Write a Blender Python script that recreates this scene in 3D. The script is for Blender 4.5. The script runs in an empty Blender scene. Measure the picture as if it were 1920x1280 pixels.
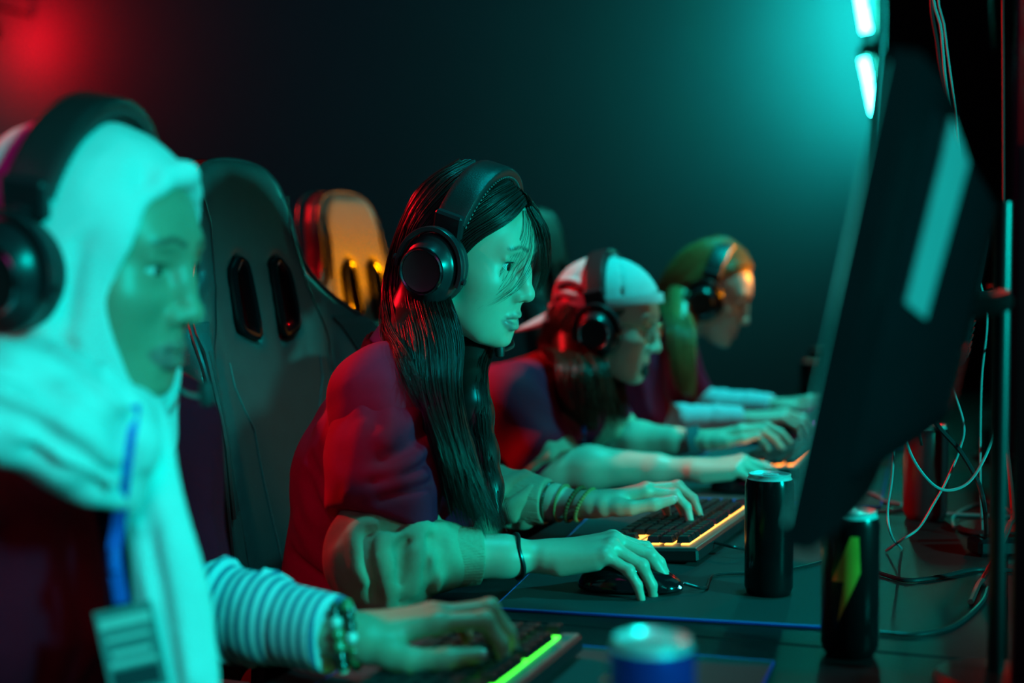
import bpy, bmesh, math, random
import numpy as np
from mathutils import Vector, Matrix

random.seed(7)
RNG = np.random.default_rng(11)
SC = bpy.context.scene
COL = SC.collection
R = math.radians

# ---------------------------------------------------------------- camera
CAM_LOC = Vector((0.0, 0.0, 1.13))
YAW, PITCH, FPX = R(19.27), R(-2.81), 2650.0
cam_d = bpy.data.cameras.new('camera')
cam = bpy.data.objects.new('camera', cam_d)
COL.objects.link(cam)
cam.location = CAM_LOC
cam.rotation_euler = (R(90) + PITCH, 0, YAW)
cam_d.sensor_width = 36.0
cam_d.lens = 36.0 * FPX / 1920.0
cam_d.clip_start = 0.05
cam_d.dof.use_dof = True
cam_d.dof.focus_distance = 1.80
cam_d.dof.aperture_fstop = 2.2
SC.camera = cam
SC.view_settings.view_transform = 'Standard'
SC.view_settings.look = 'None'
SC.view_settings.exposure = 0.0
SC.view_settings.gamma = 1.0
SC.view_settings.use_curve_mapping = False

# ---------------------------------------------------------------- world
W = bpy.data.worlds.new('world')
SC.world = W
W.use_nodes = True
W.node_tree.nodes['Background'].inputs[0].default_value = (0.001, 0.006, 0.020, 1)
W.node_tree.nodes['Background'].inputs[1].default_value = 0.25

# ---------------------------------------------------------------- stage lamps and added fill lights
def lamp(kind, name, loc, target, power, color, size=0.3, size_y=None, spot=60, blend=0.4):
    d = bpy.data.lights.new(name, kind)
    d.energy = power
    d.color = color
    if kind == 'AREA':
        d.size = size
        if size_y:
            d.shape = 'RECTANGLE'
            d.size_y = size_y
    elif kind == 'SPOT':
        d.shadow_soft_size = size
        d.spot_size = R(spot)
        d.spot_blend = blend
    else:
        d.shadow_soft_size = size
    o = bpy.data.objects.new(name, d)
    COL.objects.link(o)
    o.location = loc
    dv = Vector(target) - Vector(loc)
    o.rotation_euler = dv.to_track_quat('-Z', 'Y').to_euler()
    return o

TEAL = (0.0, 1.0, 0.86)
lamp('SPOT', 'teal_key_lamp', (1.35, 1.25, 1.27), (-0.9, 2.12, 1.04), 170, TEAL, size=0.06, spot=44)
lamp('SPOT', 'teal_spot_lamp', (1.35, -0.15, 1.85), (-0.68, 1.10, 0.94), 230, (0.0, 1.0, 0.90), size=0.12, spot=24)
lamp('SPOT', 'teal_overhead_fill', (-0.15, 1.80, 2.80), (-0.62, 1.72, 0.8), 68, (0.0, 0.97, 1.0), size=0.10, spot=36)
lamp('SPOT', 'teal_overhead_fill', (-0.10, 2.62, 2.80), (-0.66, 2.60, 0.9), 170, (0.0, 1.0, 0.95), size=0.10, spot=30)  # added to brighten the player in the cap from above
lamp('SPOT', 'teal_overhead_fill', (-0.10, 3.40, 2.80), (-0.64, 3.34, 0.9), 190, (0.0, 1.0, 0.95), size=0.10, spot=30)  # added to brighten the blonde player from above
lamp('SPOT', 'teal_overhead_fill', (-0.15, 1.10, 2.80), (-0.44, 1.12, 0.78), 48, (0.0, 1.0, 0.90), size=0.10, spot=24)  # added to lift the dark typing hand and the near can lid
lamp('SPOT', 'red_spot_lamp', (-2.90, 2.30, 2.30), (-0.85, 1.9, 1.0), 200, (1.0, 0.004, 0.012), size=0.04, spot=50)
lamp('SPOT', 'magenta_spot_lamp', (-1.75, -0.60, 2.20), (-0.74, 1.56, 0.92), 42, (1.0, 0.0, 0.40), size=0.10, spot=13, blend=0.6)
lamp('SPOT', 'orange_lamp', (0.42, 4.35, 1.42), (-1.30, 2.75, 1.10), 260, (1.0, 0.28, 0.0), size=0.04, spot=19, blend=0.25)
lamp('SPOT', 'red_rim_lamp', (0.28, 4.95, 2.05), (0.00, 1.55, 0.76), 8, (1.0, 0.02, 0.01), size=0.08, spot=17)
lamp('AREA', 'violet_fill_lamp', (0.35, -1.2, 2.2), (-0.7, 1.6, 0.95), 2.1, (1.0, 0.0, 0.50), size=0.8)
lamp('AREA', 'added_blue_wall_fill', (-2.6, 3.6, 3.0), (-2.6, 5.8, 1.6), 0.7, (0.0, 0.22, 1.0), size=0.8)  # added unseen light that tints the wall navy in place of ambient
# ================================================================ helpers
def V3(*a):
    return np.array(a, dtype=float)

_fw = np.array((-math.sin(YAW) * math.cos(PITCH), math.cos(YAW) * math.cos(PITCH), math.sin(PITCH)))
_rt = np.array((math.cos(YAW), math.sin(YAW), 0.0))
_up = np.cross(_rt, _fw)

def at(px, py, D):
    """world point seen at a pixel of the photograph, D metres deep"""
    return np.array(CAM_LOC) + D * (_fw + (px - 960) / FPX * _rt + (640 - py) / FPX * _up)

def rotm(ax, deg):
    return np.array(Matrix.Rotation(R(deg), 3, ax))

class Frame:
    """rigid frame: local -> world"""
    def __init__(s, o=(0, 0, 0), M=None, sc=1.0):
        s.o = np.array(o, float); s.M = np.eye(3) if M is None else np.array(M, float); s.sc = sc
    def __call__(s, p):
        return np.asarray(p, float) * s.sc @ s.M.T + s.o
    def d(s, v):
        return np.asarray(v, float) @ s.M.T
    def inv(s, p):
        return (p - s.o) @ s.M / s.sc
    def mat(s):
        m = Matrix([list(r * s.sc) + [0] for r in s.M] + [[0, 0, 0, 1]]); m.translation = Vector(s.o); return m

def frame_from(o, x, z):
    x = np.array(x, float); x /= np.linalg.norm(x)
    z = np.array(z, float); z = z - x * (x @ z); z /= np.linalg.norm(z)
    y = np.cross(z, x)
    return Frame(o, np.stack([x, y, z], 1))

# ---------------------------------------------------------------- materials
MATS = {}
def nt_new(name):
    m = bpy.data.materials.new(name); m.use_nodes = True
    nt = m.node_tree
    return m, nt, nt.nodes['Principled BSDF'], nt.links

def mat(name, color, rough=0.5, metal=0.0, spec=0.5, var=0.12, scale=40.0, bump=0.0, bscale=300.0, bdist=0.001,
        sheen=0.0, coat=0.0, sss=0.0, emit=None, estr=0.0, attr=False, trans=0.0, btype='noise', stripes=None):
    if name in MATS:
        return MATS[name]
    m, nt, b, L = nt_new(name)
    N = nt.nodes
    tc = N.new('ShaderNodeTexCoord')
    nz = N.new('ShaderNodeTexNoise'); nz.inputs['Scale'].default_value = scale; nz.inputs['Detail'].default_value = 3
    L.new(tc.outputs['Object'], nz.inputs['Vector'])
    mx = N.new('ShaderNodeMix'); mx.data_type = 'RGBA'; mx.blend_type = 'MULTIPLY'
    mr = N.new('ShaderNodeMapRange')
    mr.inputs['To Min'].default_value = 1 - var; mr.inputs['To Max'].default_value = 1 + var
    L.new(nz.outputs[0], mr.inputs['Value'])
    mx.inputs[0].default_value = 1.0
    L.new(mr.outputs[0], mx.inputs[7])
    if attr:
        at_ = N.new('ShaderNodeAttribute'); at_.attribute_name = 'col'
        L.new(at_.outputs['Color'], mx.inputs[6])
    elif stripes:
        c2, axis, freq, duty = stripes
        sp = N.new('ShaderNodeSeparateXYZ'); L.new(tc.outputs['Object'], sp.inputs[0])
        mm = N.new('ShaderNodeMath'); mm.operation = 'MULTIPLY'; mm.inputs[1].default_value = freq
        L.new(sp.outputs[axis], mm.inputs[0])
        fr = N.new('ShaderNodeMath'); fr.operation = 'FRACT'; L.new(mm.outputs[0], fr.inputs[0])
        gt = N.new('ShaderNodeMath'); gt.operation = 'GREATER_THAN'; gt.inputs[1].default_value = duty
        L.new(fr.outputs[0], gt.inputs[0])
        m2 = N.new('ShaderNodeMix'); m2.data_type = 'RGBA'
        m2.inputs[6].default_value = (*color, 1); m2.inputs[7].default_value = (*c2, 1)
        L.new(gt.outputs[0], m2.inputs[0])
        L.new(m2.outputs[2], mx.inputs[6])
    else:
        mx.inputs[6].default_value = (*color, 1)
    L.new(mx.outputs[2], b.inputs['Base Color'])
    b.inputs['Roughness'].default_value = rough
    b.inputs['Metallic'].default_value = metal
    b.inputs['Specular IOR Level'].default_value = spec
    if sheen:
        b.inputs['Sheen Weight'].default_value = sheen
    if coat:
        b.inputs['Coat Weight'].default_value = coat; b.inputs['Coat Roughness'].default_value = 0.12
    if sss:
        b.inputs['Subsurface Weight'].default_value = sss
        b.inputs['Subsurface Radius'].default_value = (1.0, 0.35, 0.2)
        b.inputs['Subsurface Scale'].default_value = 0.004
    if trans:
        b.inputs['Transmission Weight'].default_value = trans
    if emit:
        b.inputs['Emission Color'].default_value = (*emit, 1); b.inputs['Emission Strength'].default_value = estr
    if bump:
        if btype == 'voronoi':
            t = N.new('ShaderNodeTexVoronoi'); out = t.outputs['Distance']
        else:
            t = N.new('ShaderNodeTexNoise'); t.inputs['Detail'].default_value = 4; out = t.outputs[0]
        t.inputs['Scale'].default_value = bscale
        L.new(tc.outputs['Object'], t.inputs['Vector'])
        bp = N.new('ShaderNodeBump'); bp.inputs['Strength'].default_value = bump; bp.inputs['Distance'].default_value = bdist
        L.new(out, bp.inputs['Height']); L.new(bp.outputs[0], b.inputs['Normal'])
    MATS[name] = m
    return m

def clear_mat(name):
    m, nt, b, L = nt_new(name); N = nt.nodes
    t = N.new('ShaderNodeBsdfTransparent'); g = N.new('ShaderNodeBsdfGlossy'); g.inputs['Roughness'].default_value = .03
    mx = N.new('ShaderNodeMixShader'); mx.inputs[0].default_value = .10; L.new(t.outputs[0], mx.inputs[1]); L.new(g.outputs[0], mx.inputs[2])
    L.new(mx.outputs[0], N['Material Output'].inputs[0])
    return m

# ---------------------------------------------------------------- objects
def link(o, parent=None):
    COL.objects.link(o)
    if parent is not None:
        o.parent = parent
        o.matrix_parent_inverse = parent.matrix_basis.inverted()
    return o

def tag(o, label=None, cat=None, group=None, kind=None):
    if label: o['label'] = label
    if cat: o['category'] = cat
    if group: o['group'] = group
    if kind: o['kind'] = kind
    return o

def empty(name, loc, label, cat, group=None):
    o = bpy.data.objects.new(name, None)
    o.empty_display_size = 0.05
    COL.objects.link(o)
    o.location = Vector([float(x) for x in loc])
    o.matrix_basis = Matrix.Translation(o.location)
    return tag(o, label, cat, group)

def mesh_np(name, v, f, material, parent=None, smooth=True, col=None):
    v = np.ascontiguousarray(v, dtype=np.float32); f = np.asarray(f, dtype=np.int32)
    me = bpy.data.meshes.new(name)
    k = f.shape[1]
    me.vertices.add(len(v)); me.vertices.foreach_set('co', v.ravel())
    me.loops.add(f.size); me.loops.foreach_set('vertex_index', f.ravel())
    me.polygons.add(len(f)); me.polygons.foreach_set('loop_start', np.arange(0, f.size, k, dtype=np.int32))
    me.update(calc_edges=True)
    me.polygons.foreach_set('use_smooth', np.full(len(f), smooth, dtype=bool))
    if col is not None:
        a = me.attributes.new('col', 'FLOAT_COLOR', 'POINT')
        c = np.ones((len(v), 4), np.float32); c[:, :3] = col
        a.data.foreach_set('color', c.ravel())
    me.materials.append(material)
    o = bpy.data.objects.new(name, me)
    return link(o, parent)

class Geo:
    """collects boxes, lathes, tubes and prisms in one mesh"""
    def __init__(s):
        s.v = []; s.f = []
    def add(s, vs, fs):
        n = len(s.v); s.v += [tuple(map(float, p)) for p in vs]; s.f += [tuple(i + n for i in q) for q in fs]; return s
    def box(s, c, size, F=None, ch=0.0):
        hx, hy, hz = [x / 2 for x in size]; ch = min(ch, hx * .9, hy * .9, hz * .9)
        F = F or Frame()
        if ch <= 0:
            vs = [(x, y, z) for x in (-hx, hx) for y in (-hy, hy) for z in (-hz, hz)]
            fs = [(0, 1, 3, 2), (4, 6, 7, 5), (0, 4, 5, 1), (2, 3, 7, 6), (0, 2, 6, 4), (1, 5, 7, 3)]
        else:
            vs = []; idx = {}
            for sx in (-1, 1):
                for sy in (-1, 1):
                    for sz in (-1, 1):
                        for a in range(3):
                            p = [sx * (hx - ch), sy * (hy - ch), sz * (hz - ch)]
                            p[a] += (sx, sy, sz)[a] * ch
                            idx[(sx, sy, sz, a)] = len(vs); vs.append(p)
            fs = []
            for a in range(3):
                o = [i for i in range(3) if i != a]
                for sg in (-1, 1):
                    q = []
                    for (u, w) in ((-1, -1), (1, -1), (1, 1), (-1, 1)):
                        k = [0, 0, 0]; k[a] = sg; k[o[0]] = u; k[o[1]] = w; q.append(idx[(*k, a)])
                    if (sg > 0) != (a == 1): fs.append(tuple(q))
                    else: fs.append(tuple(q[::-1]))
                for u in (-1, 1):
                    for w in (-1, 1):
                        k0 = [0, 0, 0]; k0[o[0]] = u; k0[o[1]] = w; k0[a] = -1; k1 = list(k0); k1[a] = 1
                        fs.append((idx[(*k0, o[0])], idx[(*k1, o[0])], idx[(*k1, o[1])], idx[(*k0, o[1])]))
            for sx in (-1, 1):
                for sy in (-1, 1):
                    for sz in (-1, 1):
                        fs.append(tuple(idx[(sx, sy, sz, a)] for a in range(3)))
        return s.add(F(np.array(vs) + np.array(c)), fs)
    def lathe(s, prof, F=None, n=32):
        """prof: list of (r, z) about the frame's z axis"""
        F = F or Frame()
        vs = []; fs = []
        for (r, z) in prof:
            for i in range(n):
                a = 2 * math.pi * i / n; vs.append((r * math.cos(a), r * math.sin(a), z))
        for j in range(len(prof) - 1):
            for i in range(n):
                k = (i + 1) % n
                fs.append((j * n + i, j * n + k, (j + 1) * n + k, (j + 1) * n + i))
        if prof[0][0] > 1e-6: fs.append(tuple(range(n))[::-1])
        if prof[-1][0] > 1e-6: fs.append(tuple((len(prof) - 1) * n + i for i in range(n)))
        return s.add(F(np.array(vs)), fs)
    def tube(s, pts, r, n=8, closed=False, flat=None, up=None):
        """round tube, or a strip of half sizes flat=(a,b) with 'up' giving the b direction"""
        P = np.array(pts, float); m = len(P)
        rr = np.full(m, r) if np.isscalar(r) else np.array(r, float)
        T = np.gradient(P, axis=0)
        if closed: T = np.roll(P, -1, 0) - np.roll(P, 1, 0)
        T /= np.linalg.norm(T, axis=1)[:, None] + 1e-12
        vs = []; fs = []
        prev = None
        for i in range(m):
            t = T[i]
            if up is not None:
                b = np.array(up[i] if np.ndim(up) == 2 else up, float)
            elif prev is None:
                b = np.array((0, 0, 1.0)) if abs(t[2]) < .9 else np.array((1.0, 0, 0))
            else: b = prev
            b = b - t * (b @ t); b /= np.linalg.norm(b) + 1e-12; prev = b
            a = np.cross(t, b)
            for k in range(n):
                an = 2 * math.pi * (k + .5) / n
                if flat: vs.append(P[i] + rr[i] * (a * math.copysign(abs(math.cos(an)) ** .4, math.cos(an)) * flat[0] + b * math.copysign(abs(math.sin(an)) ** .4, math.sin(an)) * flat[1]))
                else: vs.append(P[i] + rr[i] * (a * math.cos(an) + b * math.sin(an)))
        mm = m if closed else m - 1
        for i in range(mm):
            j = (i + 1) % m
            for k in range(n):
                l = (k + 1) % n
                fs.append((i * n + k, i * n + l, j * n + l, j * n + k))
        if not closed:
            fs.append(tuple(range(n))[::-1]); fs.append(tuple((m - 1) * n + k for k in range(n)))
        return s.add(vs, fs)
    def prism(s, outline, z0, z1, F=None):
        F = F or Frame(); n = len(outline)
        vs = [(x, y, z0) for x, y in outline] + [(x, y, z1) for x, y in outline]
        fs = [tuple(range(n))[::-1], tuple(range(n, 2 * n))] + [(i, (i + 1) % n, n + (i + 1) % n, n + i) for i in range(n)]
        return s.add(F(np.array(vs)), fs)
    def build(s, name, material, parent=None, smooth=True, angle=35, bevel=0):
        me = bpy.data.meshes.new(name)
        me.from_pydata(s.v, [], s.f)
        bm = bmesh.new(); bm.from_mesh(me)
        bmesh.ops.recalc_face_normals(bm, faces=bm.faces)
        bm.to_mesh(me); bm.free()
        me.materials.append(material)
        if smooth:
            me.polygons.foreach_set('use_smooth', np.ones(len(me.polygons), dtype=bool))
            me.set_sharp_from_angle(angle=R(angle))
        o = bpy.data.objects.new(name, me)
        return link(o, parent)

def catmull(P, n):
    """resample control points (k,3) to n points with a centripetal-ish catmull rom"""
    P = np.asarray(P, float); k = len(P)
    Q = np.concatenate([2 * P[:1] - P[1:2], P, 2 * P[-1:] - P[-2:-1]])
    t = np.linspace(0, k - 1 - 1e-9, n); i = t.astype(int); u = (t - i)[:, None]
    a, b, c, d = Q[i], Q[i + 1], Q[i + 2], Q[i + 3]
    return .5 * (2 * b + (c - a) * u + (2 * a - 5 * b + 4 * c - d) * u * u + (3 * b - a - 3 * c + d) * u ** 3)

def copy_tree(o, parent=None):
    c = o.copy(); COL.objects.link(c)
    if parent is not None: c.parent = parent
    for ch in list(o.children): copy_tree(ch, c)
    return c

# ---------------------------------------------------------------- implicit surfaces
def smin(a, b, k):
    if k <= 0: return np.minimum(a, b)
    h = np.maximum(k - np.abs(a - b), 0) / k
    return np.minimum(a, b) - h * h * k * .25

class Sdf:
    def __init__(s, k=0.012):
        s.ops = []; s.k = k
    def _add(s, fn, lo, hi, mode, k):
        k = s.k if k is None else k
        s.ops.append((fn, np.array(lo) - 1.8 * k - .006, np.array(hi) + 1.8 * k + .006, mode, k)); return s
    def cone(s, a, b, ra, rb=None, k=None, mode='u', F=None, flat=None):
        """tapered capsule; flat=(axis, factor) squashes it along a direction"""
        rb = ra if rb is None else rb
        if F is not None: a, b, ra, rb = F(a), F(b), ra * F.sc, rb * F.sc
        a = np.array(a, np.float32); b = np.array(b, np.float32); ba = b - a; L2 = float(ba @ ba) + 1e-12
        if flat is not None:
            ax = np.array(flat[0], np.float32)
            if F is not None: ax = F.d(ax).astype(np.float32)
            ax /= np.linalg.norm(ax); fs = flat[1]
        def fn(p):
            q = p - a
            h = np.clip(q @ ba / L2, 0, 1)
            q = q - h[..., None] * ba
            r = ra + (rb - ra) * h
            if flat is not None:
                c = q @ ax
                q = q + (c * (1 / fs - 1))[..., None] * ax
                return (np.sqrt((q * q).sum(-1)) - r) * min(1, fs) ** .5
            return np.sqrt((q * q).sum(-1)) - r
        m = max(ra, rb) * (1 if flat is None else max(1, flat[1]))
        return s._add(fn, np.minimum(a, b) - m, np.maximum(a, b) + m, mode, k)
    def chain(s, pts, rad, k=None, mode='u', F=None, flat=None):
        for i in range(len(pts) - 1):
            s.cone(pts[i], pts[i + 1], rad[i], rad[i + 1], k, mode, F, flat)
        return s
    def ell(s, c, r, k=None, mode='u', F=None, M=None):
        r = np.array(r, np.float32) if np.ndim(r) else np.full(3, r, np.float32)
        M0 = np.eye(3) if M is None else np.array(M)
        if F is not None: c = F(c); M0 = F.M @ M0; r = r * F.sc
        c = np.array(c, np.float32); M0 = M0.astype(np.float32); m = float(r.max())
        def fn(p):
            q = (p - c) @ M0
            k0 = np.sqrt(((q / r) ** 2).sum(-1)); k1 = np.sqrt(((q / (r * r)) ** 2).sum(-1)) + 1e-9
            return k0 * (k0 - 1) / k1
        return s._add(fn, c - m, c + m, mode, k)
    def box(s, c, half, rd=0.0, k=None, mode='u', F=None, M=None):
        half = np.array(half, np.float32); M0 = np.eye(3) if M is None else np.array(M)
        if F is not None: c = F(c); M0 = F.M @ M0; half = half * F.sc; rd = rd * F.sc
        c = np.array(c, np.float32); M0 = M0.astype(np.float32); m = float(np.linalg.norm(half))
        hh = half - rd
        def fn(p):
            q = np.abs((p - c) @ M0) - hh
            return np.sqrt((np.maximum(q, 0) ** 2).sum(-1)) + np.minimum(q.max(-1), 0) - rd
        return s._add(fn, c - m, c + m, mode, k)
    def ridge(s, pts, w, h, F=None):
        """raise (h>0) or press in (h<0) a fold along a polyline"""
        P = np.array(pts, float)
        if F is not None: P = F(P)
        P = P.astype(np.float32)
        def fn(p):
            best = None
            for i in range(len(P) - 1):
                a = P[i]; ba = P[i + 1] - a
                q = p - a; t = np.clip(q @ ba / float(ba @ ba + 1e-12), 0, 1)
                q = q - t[..., None] * ba; e = (q * q).sum(-1)
                best = e if best is None else np.minimum(best, e)
            return -h * np.exp(-best / (w * w))
        return s._add(fn, P.min(0) - 2.6 * w, P.max(0) + 2.6 * w, 'd', 0)
    def disp(s, fn, lo, hi):
        return s._add(fn, lo, hi, 'd', 0)
    def func(s, fn, lo, hi, mode='u', k=None):
        return s._add(fn, lo, hi, mode, k)
    def eval(s, p, blo, bhi):
        d = np.full(p.shape[:-1], .5, np.float32)
        for fn, lo, hi, mode, k in s.ops:
            sel = np.nonzero(((blo < hi) & (bhi > lo)).all(-1))[0]
            if len(sel) == 0: continue
            x = d[sel]; y = fn(p[sel]).astype(np.float32)
            if mode == 'u': x = smin(x, y, k)
            elif mode == 's': x = -smin(-x, y, k)
            elif mode == 'i': x = -smin(-x, -y, k)
            else: x = x + y
            d[sel] = x
        return d
    def hit(s, px, py, D0, D1):
        """first surface point along the view through a pixel"""
        Ds = np.linspace(D0, D1, 160)
        p = np.stack([at(px, py, d) for d in Ds]).astype(np.float32)[:, None, :]
        v = s.eval(p, p[:, 0] - .001, p[:, 0] + .001)[:, 0]
        i = np.nonzero(v < 0)[0]
        return p[i[0], 0] if len(i) else p[int(np.argmin(v)), 0]
    def folds(s, rows, D0, D1):
        """rows of (pixel polyline, width, height): folds laid on the surface"""
        q = [([s.hit(x, y, D0, D1) for x, y in pts], w, h) for pts, w, h in rows]
        for pts, w, h in q: s.ridge(pts, w, h)
        return s
    def mesh(s, h, smooth=2, lo=None, hi=None):
        B = 8
        l = np.min([o[1] for o in s.ops if o[3] == 'u'], 0) - 2 * h if lo is None else np.array(lo)
        u = np.max([o[2] for o in s.ops if o[3] == 'u'], 0) + 2 * h if hi is None else np.array(hi)
        n = np.ceil((u - l) / (B * h)).astype(int) + 1
        bc = np.stack(np.meshgrid(*[np.arange(x) for x in n], indexing='ij'), -1).reshape(-1, 3)
        blo = (l + bc * B * h).astype(np.float32); bhi = blo + B * h
        d0 = s.eval((blo + B * h / 2)[:, None, :], blo, bhi)[:, 0]
        keep = np.abs(d0) < B * h * .87 * 1.45 + .004
        bc = bc[keep]; blo = blo[keep]; bhi = bhi[keep]
        g = np.arange(B + 1, dtype=np.float32) * h
        off = np.stack(np.meshgrid(g, g, g, indexing='ij'), -1).reshape(-1, 3)
        d = np.empty((len(bc), (B + 1) ** 3), np.float32)
        for i in range(0, len(bc), 600):
            j = slice(i, i + 600)
            d[j] = s.eval(blo[j][:, None, :] + off[None], blo[j], bhi[j])
        d = d.reshape(-1, B + 1, B + 1, B + 1)
        ins = d < 0
        cnt = sum(ins[:, a:a + B, b:b + B, c:c + B].astype(np.int8) for a in (0, 1) for b in (0, 1) for c in (0, 1))
        I = np.nonzero((cnt > 0) & (cnt < 8))
        cell = bc[I[0]] * B + np.stack(I[1:], -1)
        NN = (n * B + 2).astype(np.int64)
        key = lambda c: (c[:, 0].astype(np.int64) * NN[1] + c[:, 1]) * NN[2] + c[:, 2]
        kk = key(cell); order = np.argsort(kk); kk = kk[order]; cell = cell[order]; I = [x[order] for x in I]
        acc = np.zeros((len(cell), 3), np.float32); num = np.zeros(len(cell), np.float32)
        cv = {(a, b, c): d[I[0], I[1] + a, I[2] + b, I[3] + c] for a in (0, 1) for b in (0, 1) for c in (0, 1)}
        for ax in range(3):
            for p in (0, 1):
                for q in (0, 1):
                    c0 = [p, q]; c0.insert(ax, 0); c1 = list(c0); c1[ax] = 1
                    x = cv[tuple(c0)]; y = cv[tuple(c1)]; m = (x < 0) != (y < 0)
                    t = x / np.where(m, x - y, 1)
                    e = np.zeros((len(cell), 3), np.float32); e += np.array(c0, np.float32); e[:, ax] = t
                    acc[m] += e[m]; num[m] += 1
        v = (cell + acc / num[:, None]) * h + l
        faces = []
        for ax in range(3):
            s0 = [slice(None)] + [slice(0, B)] * 3; s1 = list(s0); s1[ax + 1] = slice(1, B + 1)
            a = ins[tuple(s0)]; b = ins[tuple(s1)]
            E = np.nonzero(a != b)
            c = bc[E[0]] * B + np.stack(E[1:], -1)
            fl = a[E]
            o1, o2 = [i for i in range(3) if i != ax]
            if ax == 1: o1, o2 = o2, o1
            ids = []; ok = np.ones(len(c), bool)
            for (p, q) in ((0, 0), (-1, 0), (-1, -1), (0, -1)):
                cc = c.copy(); cc[:, o1] += p; cc[:, o2] += q
                k2 = key(cc); ix = np.searchsorted(kk, k2); ix = np.minimum(ix, len(kk) - 1)
                ok &= kk[ix] == k2; ids.append(ix)
            q4 = np.stack(ids, -1)[ok]; fl = fl[ok]
            q4[~fl] = q4[~fl][:, ::-1]
            faces.append(q4)
        f = np.concatenate(faces)
        for _ in range(smooth):
            s1_ = np.zeros_like(v); w = np.zeros(len(v))
            for i in range(4):
                A, Bq = f[:, i], f[:, (i + 1) % 4]
                for c3 in range(3):
                    s1_[:, c3] += np.bincount(A, v[Bq][:, c3], len(v)) + np.bincount(Bq, v[A][:, c3], len(v))
                w += np.bincount(A, minlength=len(v)) + np.bincount(Bq, minlength=len(v))
            v = v * .5 + .5 * s1_ / np.maximum(w, 1)[:, None]
        return v, f
    def build(s, name, h, material, parent=None, smooth=2, colfn=None, lo=None, hi=None):
        v, f = s.mesh(h, smooth, lo, hi)
        return mesh_np(name, v, f, material, parent, True, None if colfn is None else colfn(v))

def snoise(p, f, seed=0):
    """cheap smooth noise from sines, about -1..1"""
    r = np.random.default_rng(seed); out = 0
    for i in range(5):
        d = r.normal(size=3); d = d / np.linalg.norm(d) * f * (1 + .35 * i); ph = r.uniform(0, 6.28)
        out = out + np.sin(p @ d.astype(np.float32) + ph) * (.5 / (1 + .25 * i))
    return out

def strands(paths, r0, r1, nside=3):
    """paths (N,M,3) -> one mesh of thin tubes"""
    N, M, _ = paths.shape
    T = np.gradient(paths, axis=1); T /= np.linalg.norm(T, axis=2, keepdims=True) + 1e-9
    ref = RNG.normal(size=(N, 1, 3)); A = np.cross(T, ref); A /= np.linalg.norm(A, axis=2, keepdims=True) + 1e-9
    B = np.cross(T, A)
    t = np.linspace(0, 1, M)[None, :, None]
    rad = r0 * (1 - t) + r1 * t
    rad = rad * (1 - np.clip((t - .8) / .2, 0, 1) * .8)
    V = np.stack([paths + rad * (A * math.cos(2 * math.pi * k / nside) + B * math.sin(2 * math.pi * k / nside)) for k in range(nside)], 2)
    idx = np.arange(N * M * nside).reshape(N, M, nside)
    F = []
    for k in range(nside):
        l = (k + 1) % nside
        F.append(np.stack([idx[:, :-1, k], idx[:, :-1, l], idx[:, 1:, l], idx[:, 1:, k]], -1).reshape(-1, 4))
    return V.reshape(-1, 3), np.concatenate(F)

def sheet(guides, n, m=22, thick=0.012, jit=0.002, spread=None):
    """strand paths interpolated across guide polylines; thick scatters them across the sheet"""
    G = np.stack([catmull(g, m) for g in guides])           # (g,m,3)
    u = np.sort(RNG.uniform(0, 1, n))
    C = np.stack([catmull(G[:, j], 200) for j in range(m)], 1)   # (200,m,3)
    pos = np.clip((u * 199).astype(int), 0, 198)
    fr = (u * 199 - pos)[:, None, None]
    P = C[pos] * (1 - fr) + C[pos + 1] * fr
    Tn = np.gradient(P, axis=1); Tn /= np.linalg.norm(Tn, axis=2, keepdims=True) + 1e-9
    Sd = C[np.minimum(pos + 3, 199)] - C[np.maximum(pos - 3, 0)]
    Nn = np.cross(Tn, Sd); Nn /= np.linalg.norm(Nn, axis=2, keepdims=True) + 1e-9
    o = RNG.uniform(-1, 1, (n, 1, 1)) * thick
    t = np.linspace(0, 1, m)[None, :, None]
    P = P + Nn * o
    ph = RNG.uniform(0, 6.28, (n, 1, 3)); fq = RNG.uniform(2, 7, (n, 1, 3))
    P = P + np.sin(t * fq + ph) * jit * (0.3 + t)
    cut = RNG.uniform(.82, 1.0, (n, 1, 1))                 # uneven ends
    tt = np.clip(t * cut, 0, 1)[..., 0] * (m - 1)
    i0 = np.clip(tt.astype(int), 0, m - 2); w = (tt - i0)[..., None]
    ar = np.arange(n)[:, None]
    return P[ar, i0] * (1 - w) + P[ar, i0 + 1] * w
# ================================================================ setting
M_wall = mat('wall_paint', (0.12, 0.26, 0.33), rough=0.85, var=0.06, scale=3, bump=0.15, bscale=120)
M_floor = mat('floor_vinyl', (0.02, 0.021, 0.024), rough=0.5, var=0.2, scale=6)
M_ceil = mat('ceiling_paint', (0.03, 0.03, 0.035), rough=0.9)
M_desk = mat('desk_laminate', (0.012, 0.013, 0.015), rough=0.45, var=0.25, scale=60, spec=.07, bump=0.12, bscale=700)
M_blk = mat('black_plastic', (0.010, 0.010, 0.012), rough=0.38, var=0.2)
M_blkgloss = mat('black_gloss', (0.006, 0.006, 0.008), rough=0.14, var=0.1)
M_metal = mat('dark_steel', (0.05, 0.05, 0.055), rough=0.35, metal=0.9)
M_cable = mat('cable_rubber', (0.015, 0.016, 0.018), rough=0.32, var=0.1)
M_cableg = mat('cable_grey', (0.22, 0.25, 0.26), rough=0.35, var=0.1)
M_part = mat('partition_felt', (0.006, 0.006, 0.007), rough=0.9, var=0.3, scale=30, bump=0.3, bscale=400)

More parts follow.
